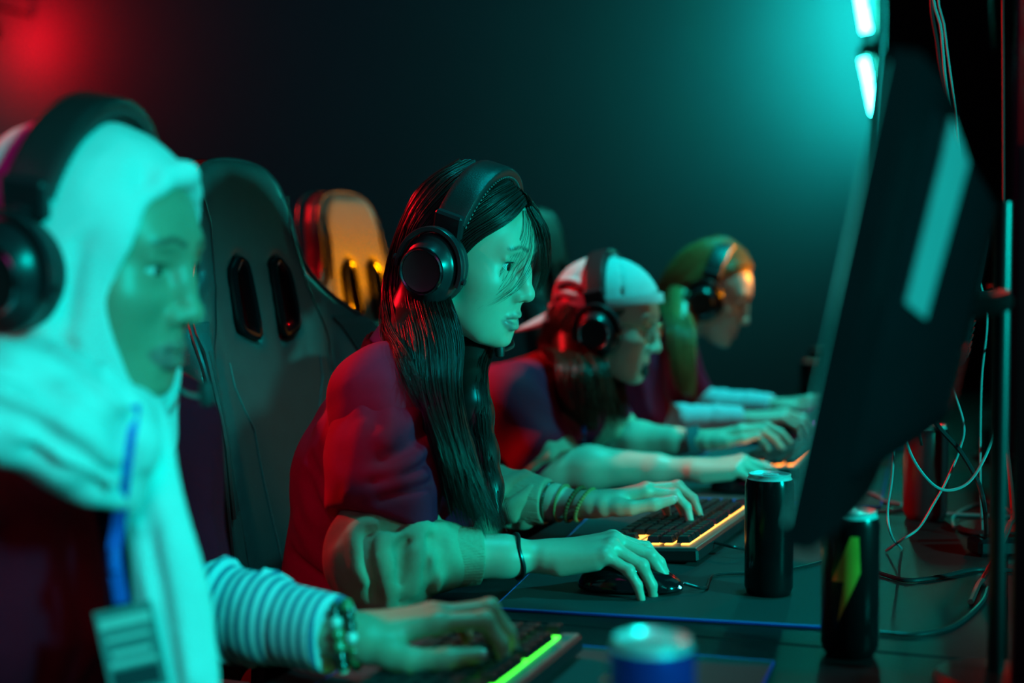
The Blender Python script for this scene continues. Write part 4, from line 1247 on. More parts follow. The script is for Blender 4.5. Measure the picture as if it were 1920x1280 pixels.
    # cap worn backwards
    C = empty('cap', F.o, 'pale cap worn backwards with its peak pointing down over the hair', 'cap')
    M_cap = mat('cap_cotton', (.62, .62, .64), rough=.8, var=.08, scale=100, bump=.25, bscale=900)
    S = Sdf(.012); S.ell((-.014, 0, .034), (.107, .089, .090), F=F)
    S.func(lambda p: (F.inv(p.reshape(-1, 3)) @ np.array((-.28, 0, 1.0)) - .030).reshape(p.shape[:-1]).astype(np.float32), F.o - .3, F.o + .3, mode='s', k=.006)
    S.ell((-.014, 0, .030), (.102, .084, .086), F=F, mode='s', k=.004)
    S.ell((.095, 0, .050), (.030, .030, .020), F=F, mode='s', k=.004)             # strap opening above the brow
    for a in range(0, 360, 60):
        c, s_ = math.cos(R(a)), math.sin(R(a))
        S.ridge([(-.014, 0, .125), (-.014 + .075 * c, .062 * s_, .100), (-.014 + .106 * c, .088 * s_, .050)], .0035, -.0025, F=F)
    for i in range(5): S.ridge([(-.10, -.05, .06 - i * .012), (-.07, -.075, .07 - i * .014), (-.02, -.09, .06 - i * .01)], .006, -.005 if i % 2 else .005, F=F)
    S.build('crown', .0035, M_cap, C)
    band = [F((-.014 + .1075 * math.cos(a), .0890 * math.sin(a), .030 + .28 * (-.014 + .1075 * math.cos(a)) + .006)) for a in np.linspace(0, 2 * math.pi, 49)[:-1]]
    Geo().tube(band, 1.0, 8, closed=True, flat=(.0022, .010), up=F.d((-.28, 0, 1))).build('band', M_cap, C)
    Geo().lathe([(0, .003), (.006, .001), (.007, -.002), (0, -.003)], Frame(F((-.014, 0, .125)), F.M), 12).build('button', M_cap, C)
    nu, nv = 9, 15; vs = []; fs = []
    for L_ in (0, 1):
        for i in range(nu):
            for j in range(nv):
                b = j / (nv - 1) * 2 - 1; t = i / (nu - 1)
                a = math.pi + b * 1.0
                x0, y0 = -.014 + .106 * math.cos(a), .088 * math.sin(a)
                ln = .070 * math.sqrt(max(0, 1 - b * b * .92))
                x = x0 - t * ln; y = y0 * (1 - .05 * t)
                z = .030 + .28 * x0 - t * ln * .78 - 1.5 * y * y * t + L_ * .003
                vs.append(F((x, y, z)))
    for L_ in (0, 1):
        for i in range(nu - 1):
            for j in range(nv - 1):
                k = L_ * nu * nv + i * nv + j; fs.append((k, k + 1, k + nv + 1, k + nv))
    m = nu * nv
    for i in range(nu - 1):
        for j in (0, nv - 1):
            k = i * nv + j; fs.append((k, k + nv, k + nv + m, k + m))
    for j in range(nv - 1):
        for i in (0, nu - 1):
            k = i * nv + j; fs.append((k, k + 1, k + 1 + m, k + m))
    Geo().add(vs, fs).build('peak', M_cap, C)
    # glasses
    gl = empty('glasses', F((.09, 0, 0)), 'thin metal glasses on the player in the backward cap', 'glasses')
    M_wire = mat('gold_wire', (.75, .60, .35), rough=.15, metal=1.0)
    M_len = clear_mat('lens_glass')
    for s in (-1, 1):
        c = V3(.096, s * .033, -.006)
        ring = [F(c + V3(-abs(math.sin(a)) * 0 - .006 * (math.cos(a) * 1.0 if True else 0) * s * s * (1 if math.cos(a) * 1 > 0 else 0), s * .025 * math.cos(a), .021 * math.sin(a))) for a in np.linspace(0, 2 * math.pi, 33)[:-1]]
        Geo().tube(ring, .0015, 8, closed=True).build('rim', M_wire, gl)
        n = len(ring); Geo().add(ring + [F(c + V3(.0005, 0, 0))], [(i, (i + 1) % n, n) for i in range(n)]).build('lens', M_len, gl)
        Geo().tube([F((.090, s * .058, .002)), F((.060, s * .073, .003)), F((.0, s * .082, .0)), F((-.02, s * .083, -.012))], .0011, 7).build('temple', M_wire, gl)
    Geo().tube([F((.096, -.009, -.002)), F((.1005, 0, .001)), F((.096, .009, -.002))], .0011, 7).build('bridge', M_wire, gl)
    headset(F, 'black headset worn over a backward pale cap', lean=-20, mic=at(1210, 694, 2.72), w=.098, top=.134, dx=.014)
    ly = empty('lanyard', at(1094, 830, 2.60), 'thin lanyard with blue beads on the player in the backward cap', 'lanyard')
    Geo().tube(catmull([at(1106, 740, 2.60), at(1100, 780, 2.58), at(1095, 820, 2.58), at(1093, 850, 2.59)], 14), 1.0, 6, flat=(.0035, .0010), up=_fw).build('strap', mat('lanyard_dark', (.05, .08, .20), rough=.6), ly)
    for y_, m_ in ((805, mat('lanyard_blue', (.02, .12, .62), rough=.6)), (838, M_ring)):
        Geo().lathe([(0, -.009), (.005, -.006), (.006, 0), (.005, .006), (0, .009)], Frame(at(1095, y_, 2.575)), 10).build('bead', m_, ly)
    wb = empty('wristband', wrL, 'dark wristband of the player in the backward cap', 'wristband')
    Geo().lathe([(.0285, -.012), (.0305, -.012), (.0305, .012), (.0285, .012)], frame_from(wrL - FLt.d((.005, 0, 0)), FLt.d((0, 1, 0)), FLt.d((1, 0, 0))), 28).build('band', mat('wristband_knit', (.05, .10, .12), rough=.8), wb)
    return F, FRt, FLt
P3 = player_cap()

# ================================================================ blonde player at the far end
def player_blonde():
    P = empty('person', (-1.0, 3.36, 0), 'person with long blonde hair, smiling, crimson shirt over pale blue sleeves', 'person')
    F = Frame((-.668, 3.360, 1.080), rotm('Z', -2) @ rotm('Y', 20))
    pel, ch, nb = V3(-1.00, 3.36, .56), V3(-.895, 3.36, .84), V3(-.800, 3.36, .955)
    shR, elR, wrR = V3(-.825, 3.180, .925), V3(-.775, 3.165, .785), V3(-.560, 3.235, .790)
    shL, elL, wrL = V3(-.815, 3.54, .925), V3(-.745, 3.56, .79), V3(-.535, 3.505, .798)
    FRt = frame_from(wrR, (.97, .2, .14), (-.15, -.1, 1)); FLt = frame_from(wrL, (.97, -.05, .18), (-.2, .1, 1))
    JR = hand_joints(FRt, 1, dict(index=(22, 26, 16, 3), middle=(26, 30, 18, 1), ring=(32, 32, 18, -6), pinky=(34, 30, 16, -14)), ((.75, .75, -.35), (.95, .25, -.35), (1, .0, -.2)))
    JL = hand_joints(FLt, -1, dict(index=(12, 34, 20, 3), middle=(4, 34, 20, 0), ring=(8, 38, 22, -5), pinky=(14, 36, 20, -12)), ((.86, .48, -.15), (1, .16, -.05), (1, .02, .04)))
    face = dict(mouth=.0030, smile=.0055, lips=.82, open=.0036, slant=2, nose=.001)
    S = Sdf(.012); up, lo = head_ops(S, F, face)
    S.cone(F((-.030, 0, -.060)), nb, .047, .049, k=.035); S.cone(nb, (shR + shL) / 2 + (-.02, 0, -.02), .050, .060, k=.04); S.cone(shR, shL, .042, k=.04)
    ar = (.045, .040, .034, .0240)
    arm_ops(S, shR, elR, wrR, FRt, ar); arm_ops(S, shL, elL, wrL, FLt, ar); hand_ops(S, FRt, 1, JR); hand_ops(S, FLt, -1, JL)
    S.build('body', .0030, M_skin, P, colfn=skin_colours(F, (.68, .49, .40), (.55, .24, .22), up, lo, brow=(.2, .11, .05), o=face))
    eyes(P, F, (.05, .06, .07), look=(0, 0)); nails(P, JR, FRt, 1, M_nail)
    S = Sdf(.03); torso_ops(S, pel, ch, nb + (-.02, 0, -.03), shR, shL, grow=.016, k=.05)
    S.cone(shR, shR * .10 + elR * .90, .062, .064, k=.05); S.cone(shL, shL * .2 + elL * .8, .060, .060, k=.05)
    S.cone(nb + (-.02, 0, -.03), nb + (0, 0, .006), .060, .054, k=.02); S.cone(nb, nb + (.05, 0, .08), .050, .055, k=.006, mode='s')
    rg = np.random.default_rng(16)
    for i in range(9):
        a = at(rg.uniform(1190, 1290), rg.uniform(650, 740), 3.20)
        S.ridge([a, a + V3(.01, -.01, -.04), a + V3(.03, -.01, -.08)], .012, rg.choice([-.007, .008]))
    S.disp(lambda p: .0025 * snoise(p, 45, 15), pel - .4, nb + .4)
    S.build('shirt', .0065, M_crim, P)
    M_blue = mat('pale_blue_cotton', (.55, .66, .74), rough=.8, var=.06, bump=.2, bscale=900)
    for sh_, el, wr in ((shR, elR, wrR), (shL, elL, wrL)):
        S = Sdf(.02); fa = wr - el; S.cone(sh_ * .3 + el * .7, el, .048, .047, k=.02); S.cone(el, el + fa * .97, .046, .032, k=.02)
        ax = fa / np.linalg.norm(fa); vd = V3(0, 0, 1); out = np.cross(ax, vd); out /= np.linalg.norm(out)
        for i in range(10):
            c = el + fa * (.1 + .085 * i); a0 = i * 1.9
            S.ridge([c + .040 * (out * math.cos(a0 + q) + vd * math.sin(a0 + q)) for q in np.linspace(0, 2.6, 7)], .005, .004 if i % 2 else -.004)
        c = (el + fa * .97).astype(np.float32); S.func(lambda p, c=c, d=ax.astype(np.float32): -((p - c) @ d), c - .1, c + .1, mode='s', k=.003)
        S.build('sleeve', .0045, M_blue, P)
    legs(P, pel, .09)
    M_bl = mat('hair_blonde', (.42, .22, .075), rough=.36, var=.25, scale=60)
    S = Sdf(.012); S.ell((-.016, 0, .030), (.098, .081, .090), F=F); S.ell((.098, 0, -.050), (.078, .090, .112), mode='s', F=F, k=.012)
    S.cone(F((-.07, -.02, .0)), at(1275, 640, 3.24), .045, .034, k=.03); S.cone(at(1275, 640, 3.24), at(1288, 730, 3.20), .030, .014, k=.02)
    S.build('hair_mass', .0050, M_bl, P)
    A = at
    h1 = sheet([
        [F((.070, -.004, .088)), F((.045, -.058, .066)), F((-.020, -.084, .020)), F((-.050, -.086, -.03)), A(1300, 620, 3.22), A(1302, 680, 3.18), A(1302, 748, 3.17)],
        [F((.040, -.002, .115)), F((.000, -.060, .086)), F((-.050, -.082, .020)), F((-.072, -.082, -.04)), A(1283, 620, 3.22), A(1287, 680, 3.18), A(1292, 745, 3.17)],
        [F((.0, 0, .128)), F((-.040, -.055, .090)), F((-.082, -.068, .020)), F((-.092, -.068, -.05)), A(1266, 610, 3.24), A(1272, 680, 3.19), A(1282, 740, 3.18)],
        [F((-.03, 0, .128)), F((-.075, -.035, .085)), F((-.105, -.045, .010)), F((-.108, -.050, -.06)), A(1255, 600, 3.27), A(1262, 670, 3.21), A(1274, 730, 3.19)]], 1000, 18, .010, .004)
    h2 = sheet([
        [F((.070, .004, .088)), F((.050, .058, .064)), F((.0, .084, .010)), F((-.02, .086, -.06)), V3(-.78, 3.47, .95), V3(-.76, 3.47, .86)],
        [F((.0, .004, .128)), F((-.040, .055, .090)), F((-.082, .068, .010)), F((-.09, .07, -.06)), V3(-.84, 3.44, .97), V3(-.86, 3.44, .86)]], 400, 16, .010, .004)
    v, f = strands(h1, .0010, .0008); v2, f2 = strands(h2, .0010, .0008)
    tag(mesh_np('hair', np.concatenate([v, v2]), np.concatenate([f, f2 + len(v)]), M_bl, P), kind='stuff')
    headset(F, 'black headset worn over long blonde hair', lean=-6, mic=at(1366, 634, 3.39), dx=.014)
    return F, FRt, FLt
P4 = player_blonde()
# ================================================================ gaming chairs
M_leath = mat('chair_leather', (0.075, 0.078, 0.08), rough=0.36, var=0.15, scale=30, bump=0.35, bscale=420, bdist=.0006, btype='voronoi')
M_ribb = mat('chair_rib_fabric', (0.045, 0.048, 0.05), rough=0.6, var=0.1)
M_pipe = mat('chair_piping', (0.05, 0.05, 0.055), rough=0.35)
M_seamc = mat('chair_seam', (0.14, 0.15, 0.15), rough=0.6)
ZW = np.array([.40, .46, .56, .70, .84, .94, 1.00, 1.05, 1.09, 1.13, 1.18, 1.23, 1.27, 1.295, 1.305])
WW = np.array([.17, .200, .220, .235, .255, .266, .262, .240, .190, .142, .130, .125, .108, .075, .0])
def cw(z): return np.interp(z, ZW, WW)
def cxc(y, z):
    """middle surface of the back: reclined, wings curled forward, lumbar bulge"""
    lean = -.17 * (z - .45)
    wing = np.clip(np.abs(y) - .09, 0, 1) ** 2 * 2.6 * np.interp(z, [.45, .7, .9, 1.02, 1.12], [.6, .9, 1.1, 1.0, .25])
    lum = .018 * np.exp(-((z - .68) / .12) ** 2) * (1 - np.clip(np.abs(y) / .16, 0, 1) ** 2)
    return lean + wing + lum
def cth(y, z):
    t = np.interp(z, [.42, .6, .9, 1.1, 1.3], [.042, .044, .040, .034, .026])
    groove = .010 * np.exp(-((np.abs(y) - .150) / .010) ** 2) * np.interp(z, [.5, .55, 1.0, 1.06], [1, 1, 1, 0])
    return t - groove
HOLES = [[(.030, 1.030), (.076, 1.046), (.072, 1.128), (.050, 1.150), (.034, 1.140)]]
def poly_sd(y, z, P):
    d = None; ins = np.zeros(y.shape, bool); n = len(P)
    for i in range(n):
        a = P[i]; b = P[(i + 1) % n]; ey, ez = b[0] - a[0], b[1] - a[1]
        t = np.clip(((y - a[0]) * ey + (z - a[1]) * ez) / (ey * ey + ez * ez), 0, 1)
        q = np.hypot(y - a[0] - ey * t, z - a[1] - ez * t); d = q if d is None else np.minimum(d, q)
        c = ((a[1] > z) != (b[1] > z)) & (y < (b[0] - a[0]) * (z - a[1]) / (b[1] - a[1] + 1e-12) + a[0]); ins ^= c
    return np.where(ins, -d, d)
def chair_proto():
    r = empty('gaming_chair', (0, 0, 0), 'tall black leather gaming chair', 'chair', 'gaming chairs')
    def back(p):
        x, y, z = p[..., 0], p[..., 1], p[..., 2]
        rd = .026
        a = np.abs(x - cxc(y, z)) - cth(y, z) + rd
        zc = np.clip(z, .40, 1.305)
        b = (np.abs(y) - cw(zc)) * .82 + rd
        c = np.maximum(z - 1.305, .40 - z) + rd
        b = np.maximum(b, c)
        o = np.sqrt(np.maximum(a, 0) ** 2 + np.maximum(b, 0) ** 2) + np.minimum(np.maximum(a, b), 0) - rd
        h = poly_sd(np.abs(y), z, HOLES[0])
        return -smin(-o, h - .004, .012) * .8
    S = Sdf(.01); S.func(back, (-.30, -.30, .38), (.25, .30, 1.33), k=0.0)
    S.build('backrest', .0058, M_leath, r, smooth=2)
    for s in (-1, 1):
        P = HOLES[0]
        loop = []
        for i in range(len(P)):
            a, b = P[i], P[(i + 1) % len(P)]
            for t in np.linspace(0, 1, 7)[:-1]: loop.append((a[0] * (1 - t) + b[0] * t, a[1] * (1 - t) + b[1] * t))
        L = np.array(loop)
        for _ in range(2): L = (np.roll(L, 1, 0) + L * 2 + np.roll(L, -1, 0)) / 4
        pts = [(cxc(s * y, z) + cth(s * y, z) - .004, s * y, z) for y, z in L]
        Geo().tube(pts, 1.0, 10, closed=True, flat=(.006, .010), up=(1, 0, 0)).build('slot_frame', M_blkgloss, r)
    # piping round the rim
    zs = np.concatenate([np.linspace(.50, 1.20, 40), np.linspace(1.20, 1.303, 22)[1:]])
    rim = [(cxc(w_, z) + cth(w_, z) - .012, w_ - .004, z) for z, w_ in zip(zs, cw(zs))]
    rim = rim + [(x, -y, z) for x, y, z in rim[::-1]]
    R_ = np.array(rim)
    for _ in range(3): R_[1:-1] = (R_[:-2] + 2 * R_[1:-1] + R_[2:]) / 4
    Geo().tube(R_, .0038, 7).build('piping', M_pipe, r)
    R2 = R_ - np.array((.05, 0, 0)); Geo().tube(R2, .0030, 6).build('piping', M_pipe, r)
    # ribbed strip on each wing
    for s in (-1, 1):
        for i in range(9):
            zz = np.linspace(.80, 1.058, 22)
            yy = cw(zz) - .012 - i * .0068
            pts = [(cxc(y, z) + cth(y, z) + .0005, s * y, z) for y, z in zip(yy, zz)]
            Geo().tube(pts, .0040, 6).build('rib', M_ribb, r)
    # seams
    def seam(P, n=24):
        q = []
        for i in range(len(P) - 1):
            for t in np.linspace(0, 1, n)[:-1]: q.append((P[i][0] * (1 - t) + P[i + 1][0] * t, P[i][1] * (1 - t) + P[i + 1][1] * t))
        q.append(P[-1])
        return [(cxc(y, z) + cth(y, z) + .0006, y, z) for y, z in q]
    for s in (-1, 1):
        Geo().tube(seam([(s * .085, .70), (s * .085, .90), (s * .115, .965), (s * .118, 1.0)]), .0014, 5).build('seam', M_seamc, r)
        Geo().tube(seam([(s * .150, .50), (s * .152, .80), (s * .150, 1.02), (s * .118, 1.11), (s * .102, 1.20), (s * .108, 1.25)]), .0016, 5).build('seam', M_blk, r)
    # seat
    S = Sdf(.03)
    S.box((.20, 0, .425), (.25, .17, .045), .035, k=.03)
    for s in (-1, 1): S.cone((.0, s * .205, .445), (.40, s * .215, .440), .052, .046, k=.03)
    S.build('seat', .009, M_leath, r)
    for s in (-1, 1):
        Geo().box((.16, s * .30, .655), (.25, .09, .028), ch=.010).build('armrest_pad', M_pad, r)
        Geo().tube([(.12, s * .23, .40), (.12, s * .30, .42), (.13, s * .30, .64)], .016, 10).build('armrest_post', M_blk, r)
    Geo().box((.17, 0, .355), (.22, .20, .045), ch=.008).build('tilt_mechanism', M_metal, r)
    Geo().lathe([(.0, .10), (.028, .10), (.028, .25), (.018, .25), (.018, .34), (0, .34)], Frame((.15, 0, 0)), 20).build('gas_lift', M_metal, r)
    for i in range(5):
        a = i * 2 * math.pi / 5 + .3; c, s = math.cos(a), math.sin(a)
        Geo().tube([(.15, 0, .115), (.15 + .16 * c, .16 * s, .10), (.15 + .31 * c, .31 * s, .075)], [.030, .024, .016], 10).build('base_leg', M_blk, r)
        Fc = frame_from((.15 + .31 * c, .31 * s, .030), (c, s, 0), (-s, c, 0))
        Geo().lathe([(0, -.02), (.022, -.02), (.029, -.014), (.030, 0), (.029, .014), (.022, .02), (0, .02)], Fc, 16).build('caster', M_blk, r)
    return r
CH = chair_proto()
def put_chair(o, x, y, yaw, label):
    o.matrix_basis = Matrix.Translation((x, y, 0)) @ Matrix.Rotation(R(yaw), 4, 'Z'); o['label'] = label
    return o
# the point at headrest height sits ~.13 behind the chair origin
put_chair(CH, -.985, 1.89, -6, 'tall black gaming chair behind the long-haired player, its slotted back in teal light')
put_chair(copy_tree(CH), -1.215, 2.735, -6, 'black gaming chair behind the player in the backward cap, washed with orange light')
put_chair(copy_tree(CH), -1.07, 3.66, -4, 'black gaming chair behind the blonde player')
put_chair(copy_tree(CH), -1.085, 1.06, -2, 'black gaming chair of the player in the headscarf')
# ================================================================ things on the desks
M_keycap = mat('keycap_black', (0.010, 0.010, 0.012), rough=0.42, var=0.15)
M_plate = mat('keyboard_plate', (0.30, 0.30, 0.28), rough=0.35, metal=.6)
M_kcase = mat('keyboard_case', (0.012, 0.012, 0.014), rough=0.4)
U = .01905
ROWS = [  # (z row offset, [(x units, width units)])
    (0.0, [(0, 1)] + [(2 + i, 1) for i in range(4)] + [(6.5 + i, 1) for i in range(4)] + [(11 + i, 1) for i in range(4)] + [(15.25 + i, 1) for i in range(3)]),
    (1.2, [(i, 1) for i in range(13)] + [(13, 2)] + [(15.25 + i, 1) for i in range(3)]),
    (2.2, [(0, 1.5)] + [(1.5 + i, 1) for i in range(12)] + [(13.5, 1.5)] + [(15.25 + i, 1) for i in range(3)]),
    (3.2, [(0, 1.75)] + [(1.75 + i, 1) for i in range(11)] + [(12.75, 2.25)]),
    (4.2, [(0, 2.25)] + [(2.25 + i, 1) for i in range(10)] + [(12.25, 2.75), (16.25, 1)]),
    (5.2, [(0, 1.25), (1.25, 1.25), (2.5, 1.25), (3.75, 6.25), (10, 1.25), (11.25, 1.25), (12.5, 1.25), (13.75, 1.25)] + [(15.25 + i, 1) for i in range(3)])]
KEYM = {}
def key_mesh(w, h=.0085):
    k = round(w, 2)
    if k in KEYM: return KEYM[k]
    hw, hd = w * U / 2 - .0006, U / 2 - .0006; t = .0022
    vs = [(-hd, -hw, 0), (hd, -hw, 0), (hd, hw, 0), (-hd, hw, 0),
          (-hd + t, -hw + t, h - .001), (hd - t, -hw + t, h - .001), (hd - t, hw - t, h - .001), (-hd + t, hw - t, h - .001),
          (-hd + t + .001, -hw + t + .001, h), (hd - t - .001, -hw + t + .001, h), (hd - t - .001, hw - t - .001, h), (-hd + t + .001, hw - t - .001, h),
          (0, 0, h - .0006)]
    fs = [(3, 2, 1, 0)] + [(i, (i + 1) % 4, 4 + (i + 1) % 4, 4 + i) for i in range(4)] + [(4 + i, 4 + (i + 1) % 4, 8 + (i + 1) % 4, 8 + i) for i in range(4)] + [(8 + i, 8 + (i + 1) % 4, 12) for i in range(4)]
    me = bpy.data.meshes.new('key'); me.from_pydata(vs, [], fs); me.materials.append(M_keycap); KEYM[k] = me
    return me
def keyboard(c, yaw, label, glow, strength, z=DZ + .004):
    """local x: away from the player, y: to the player's left"""
    r = empty('keyboard', (c[0], c[1], z), label, 'keyboard', 'mechanical keyboards')
    F = Frame((c[0], c[1], z), rotm('Z', yaw) @ rotm('Y', -4.0))
    Wd, Dp = 18.25 * U, 6.2 * U
    Geo().box((0, 0, .009), (Dp + .026, Wd + .022, .018), F, ch=.003).build('case', M_kcase, r)
    Geo().box((0, 0, .0185), (Dp + .020, Wd + .016, .002), F, ch=.0006).build('plate', M_plate, r)
    m = mat('backlight_%d' % int(c[1] * 100), (.1, .1, .1), emit=glow, estr=strength)
    ctr = np.array((0, 0))
    for zr, ks in ROWS:
        xr = Dp / 2 - (zr + .5) * U
        Geo().box((xr, 0, .0203), (U * .60, Wd - .020, .0012), F).build('backlight', m, r)
        for (xu, w) in ks:
            yl = Wd / 2 - (xu + w / 2) * U
            o = bpy.data.objects.new('key', key_mesh(w)); COL.objects.link(o); o.parent = r
            o.matrix_parent_inverse = r.matrix_basis.inverted()
            fr = Frame(F((xr, yl, .0240)), F.M); o.matrix_basis = fr.mat()
    for s in (-1, 1): Geo().box((Dp / 2, s * Wd * .4, .001), (.012, .03, .006), F, ch=.001).build('foot', M_pad, r)
    return r, F
K2, FK2 = keyboard((-.438, 2.005), -3, 'black keyboard with amber backlight under bead bracelet hand', (1.0, .42, .06), 3.2)
K1, FK1 = keyboard((-.470, 1.165), -1, 'black keyboard with green backlight beside the striped sleeve', (.06, 1.0, .04), 4.0)
K3, FK3 = keyboard((-.420, 2.83), -2, 'black keyboard with orange backlight of the player in the cap', (1.0, .26, .03), 4.0)
K4, FK4 = keyboard((-.400, 3.58), -2, 'black keyboard with violet backlight of the blonde player', (.5, .10, 1.0), 2.0)

# ---------------------------------------------------------------- desk mats
M_matc = mat('desk_mat_cloth', (0.020, 0.024, 0.026), rough=0.7, var=0.15, scale=250, bump=.2, bscale=1800)
M_edge = mat('desk_mat_edge', (0.02, 0.04, 0.30), rough=0.5)
def deskmat(c, yaw, wx, wy, label):
    r = empty('desk_mat', (c[0], c[1], DZ), label, 'desk mat', 'desk mats'); F = Frame((c[0], c[1], DZ), rotm('Z', yaw))
    Geo().box((0, 0, .0019), (wx, wy, .0034), F, ch=.0008).build('cloth', M_matc, r)
    e = [(wx / 2, wy / 2), (-wx / 2, wy / 2), (-wx / 2, -wy / 2), (wx / 2, -wy / 2)]
    L = []
    for i in range(4):
        a, b = np.array(e[i]), np.array(e[(i + 1) % 4])
        for t in np.linspace(0, 1, 12)[:-1]: L.append((*(a * (1 - t) + b * t), .0021))
    Geo().tube(F(np.array(L)), .0021, 6, closed=True).build('stitched_edge', M_edge, r)
deskmat((-.400, 1.905), 6, .385, .74, 'dark desk mat with blue stitched edge under mouse and amber keyboard')
deskmat((-.40, 1.02), 2, .40, .74, 'dark desk mat under the green-lit keyboard')
deskmat((-.40, 2.75), 3, .38, .74, 'dark desk mat under the orange-lit keyboard')
deskmat((-.39, 3.58), 0, .38, .70, 'dark desk mat under the violet-lit keyboard')

# ---------------------------------------------------------------- mice
def mouse(c, yaw, label, glow, group='gaming mice'):
    r = empty('mouse', (c[0], c[1], DZ + .004), label, 'mouse', group); F = Frame((c[0], c[1], DZ + .004), rotm('Z', yaw))
    S = Sdf(.01)
    S.ell((-.012, 0, .006), (.052, .031, .030), F=F); S.ell((.030, 0, .004), (.034, .029, .020), F=F, k=.02)
    S.func(lambda p: p[..., 2] - (DZ + .006), F.o - .1, F.o + .1, mode='s', k=.002)
    for s in (-1, 1): S.ridge([(-.05, s * .033, .012), (.04, s * .033, .010)], .007, -.003, F=F)
    S.ridge([(.0, 0, .040), (.036, 0, .026), (.062, 0, .012)], .0022, -.0026, F=F)
    S.build('shell', .0020, M_blkgloss, r)
    Geo().lathe([(0, -.0035), (.008, -.0035), (.010, -.002), (.010, .002), (.008, .0035), (0, .0035)], frame_from(F((.036, 0, .020)), F.d((1, 0, 0)), F.d((0, 1, 0))), 18).build('wheel', M_pad, r)
    m = mat('mouse_led_%d' % int(c[1] * 100), (.1, .1, .1), emit=glow, estr=7)
    for s in (-1, 1): Geo().tube([F((.056, s * .010, .010)), F((.060, s * .016, .008))], .0012, 6).build('led', m, r)
    return F
FM2 = mouse((-.425, 1.652), 14, 'black mouse under the hand with the black wrist tie', (.1, .9, 1.0))
mouse((-.425, 2.468), 8, 'black mouse under the hand of the player in the cap', (1.0, .1, .1))
mouse((-.465, 3.262), 10, 'black mouse with violet light under the blonde player hand', (.55, .15, 1.0))
mouse((-.41, .735), 5, 'black mouse beside the green-lit keyboard', (.1, 1.0, .3))

# ---------------------------------------------------------------- wrist things
def beads(F, rx, ry, dx, tilt, n, m, label, rb=.0042, tz=0):
    r = empty('bead_bracelet', F((dx, 0, 0)), label, 'bracelet', 'wooden bead bracelets')
    Fr = Frame(F((dx, 0, -.001)), F.M @ rotm('Z', tz) @ rotm('Y', tilt))
    prof = [(0, -rb)] + [(rb * math.sin(a), -rb * math.cos(a)) for a in (.8, 1.57, 2.35)] + [(0, rb)]
    G = Geo()
    for i in range(n):
        a = i / n * 2 * math.pi
        G.lathe(prof, frame_from(Fr((0, ry * math.cos(a), rx * math.sin(a))), Fr.d((0, math.cos(a), math.sin(a))), Fr.d((0, -math.sin(a), math.cos(a)))), 8)
    tag(G.build('beads', m, r), kind='stuff')
M_w1 = mat('bead_brown', (.16, .075, .03), rough=.3, var=.4, scale=300); M_w2 = mat('bead_ochre', (.36, .20, .07), rough=.35, var=.4, scale=300)
M_w3 = mat('bead_umber', (.07, .04, .022), rough=.28, var=.4, scale=300)
_ax = P2[5] - P2[6]
FWL = frame_from(P2[5], _ax, (0, 0, 1))
beads(FWL, .0272, .0292, -.060, 4, 44, M_w3, 'dark bead bracelet nearest the ribbed cuff', .0028)
beads(FWL, .0262, .0284, -.040, 8, 50, M_w2, 'thin ochre bead bracelet between the dark and brown ones', .0024)
beads(FWL, .0262, .0290, -.020, 20, 34, M_w1, 'chunky brown bead bracelet on the left wrist', .0036)
beads(FWL, .0250, .0285, -.004, 24, 36, M_w2, 'ochre bead bracelet nearest the typing hand', .0034)
hb = empty('hair_tie', P2[3], 'black hair tie round the wrist of the mouse hand', 'hair tie')
_fa = P2[3] - P2[4]; _fa = _fa / np.linalg.norm(_fa)
_fb = frame_from(P2[4] + (P2[3] - P2[4]) * .83, np.cross(_fa, (0, 0, 1)), _fa + V3(0, 0, .12))
Geo().tube([_fb((.0258 * math.cos(a), .0262 * math.sin(a), .002 * math.sin(3 * a))) for a in np.linspace(0, 6.283, 33)[:-1]], .0030, 8, closed=True).build('loop', M_cable, hb)

# ---------------------------------------------------------------- cans
M_al = mat('can_aluminium', (.75, .77, .78), rough=.35, metal=.55, var=.04)
def can(p, label, body, h=.148, rr=.029, bolt=None, turn=0.0, band=None):
    r = empty('drink_can', (p[0], p[1], DZ), label, 'can', 'drink cans'); F = Frame((p[0], p[1], DZ + .0005), rotm('Z', turn))
    Geo().lathe([(0, .004), (rr * .74, .002), (rr * .80, 0), (rr * .90, .004), (rr, .012), (rr, h - .014), (rr * .93, h - .006)], F, 40).build('body', body, r)
    Geo().lathe([(rr * .93, h - .006), (rr * .86, h - .003), (rr * .88, h), (rr * .84, h + .0005), (rr * .80, h - .003), (rr * .30, h - .0025), (0, h - .0025)], F, 40).build('lid', M_al, r)
    G = Geo(); G.tube([F((-.008, 0, h - .0008)), F((.010, 0, h - .0006))], 1.0, 8, flat=(.0065, .0006), up=(0, 0, 1)).build('tab', M_al, r)
    if band:
        Geo().lathe([(rr + .0003, h * .62), (rr + .0006, h * .62), (rr + .0006, h * .80), (rr + .0003, h * .80)], F, 40).build('printed_band', band, r)
    if bolt:
        out = [(.004, .052), (-.014, .006), (-.002, .006), (-.008, -.036), (.014, .016), (.002, .016), (.012, .052)]
        def wrap(u, v, rad): a = u / rr; return F((rad * math.cos(a), rad * math.sin(a), h * .50 + v))
        # cut the bolt into rows so that it follows the can
        bm = bmesh.new(); vv = [bm.verts.new((u, v, 0)) for u, v in out]; bm.faces.new(vv); bmesh.ops.triangulate(bm, faces=bm.faces)
        for _ in range(3): bmesh.ops.subdivide_edges(bm, edges=bm.edges[:], cuts=1, use_grid_fill=True)
        bmesh.ops.triangulate(bm, faces=bm.faces)
        bm.verts.ensure_lookup_table()
        V_ = [wrap(w.co.x, w.co.y, rr + .0006) for w in bm.verts]; Fs = [tuple(w.index for w in f.verts) for f in bm.faces]; bm.free()
        Geo().add(V_, Fs).build('bolt_emblem', bolt, r)
    return r
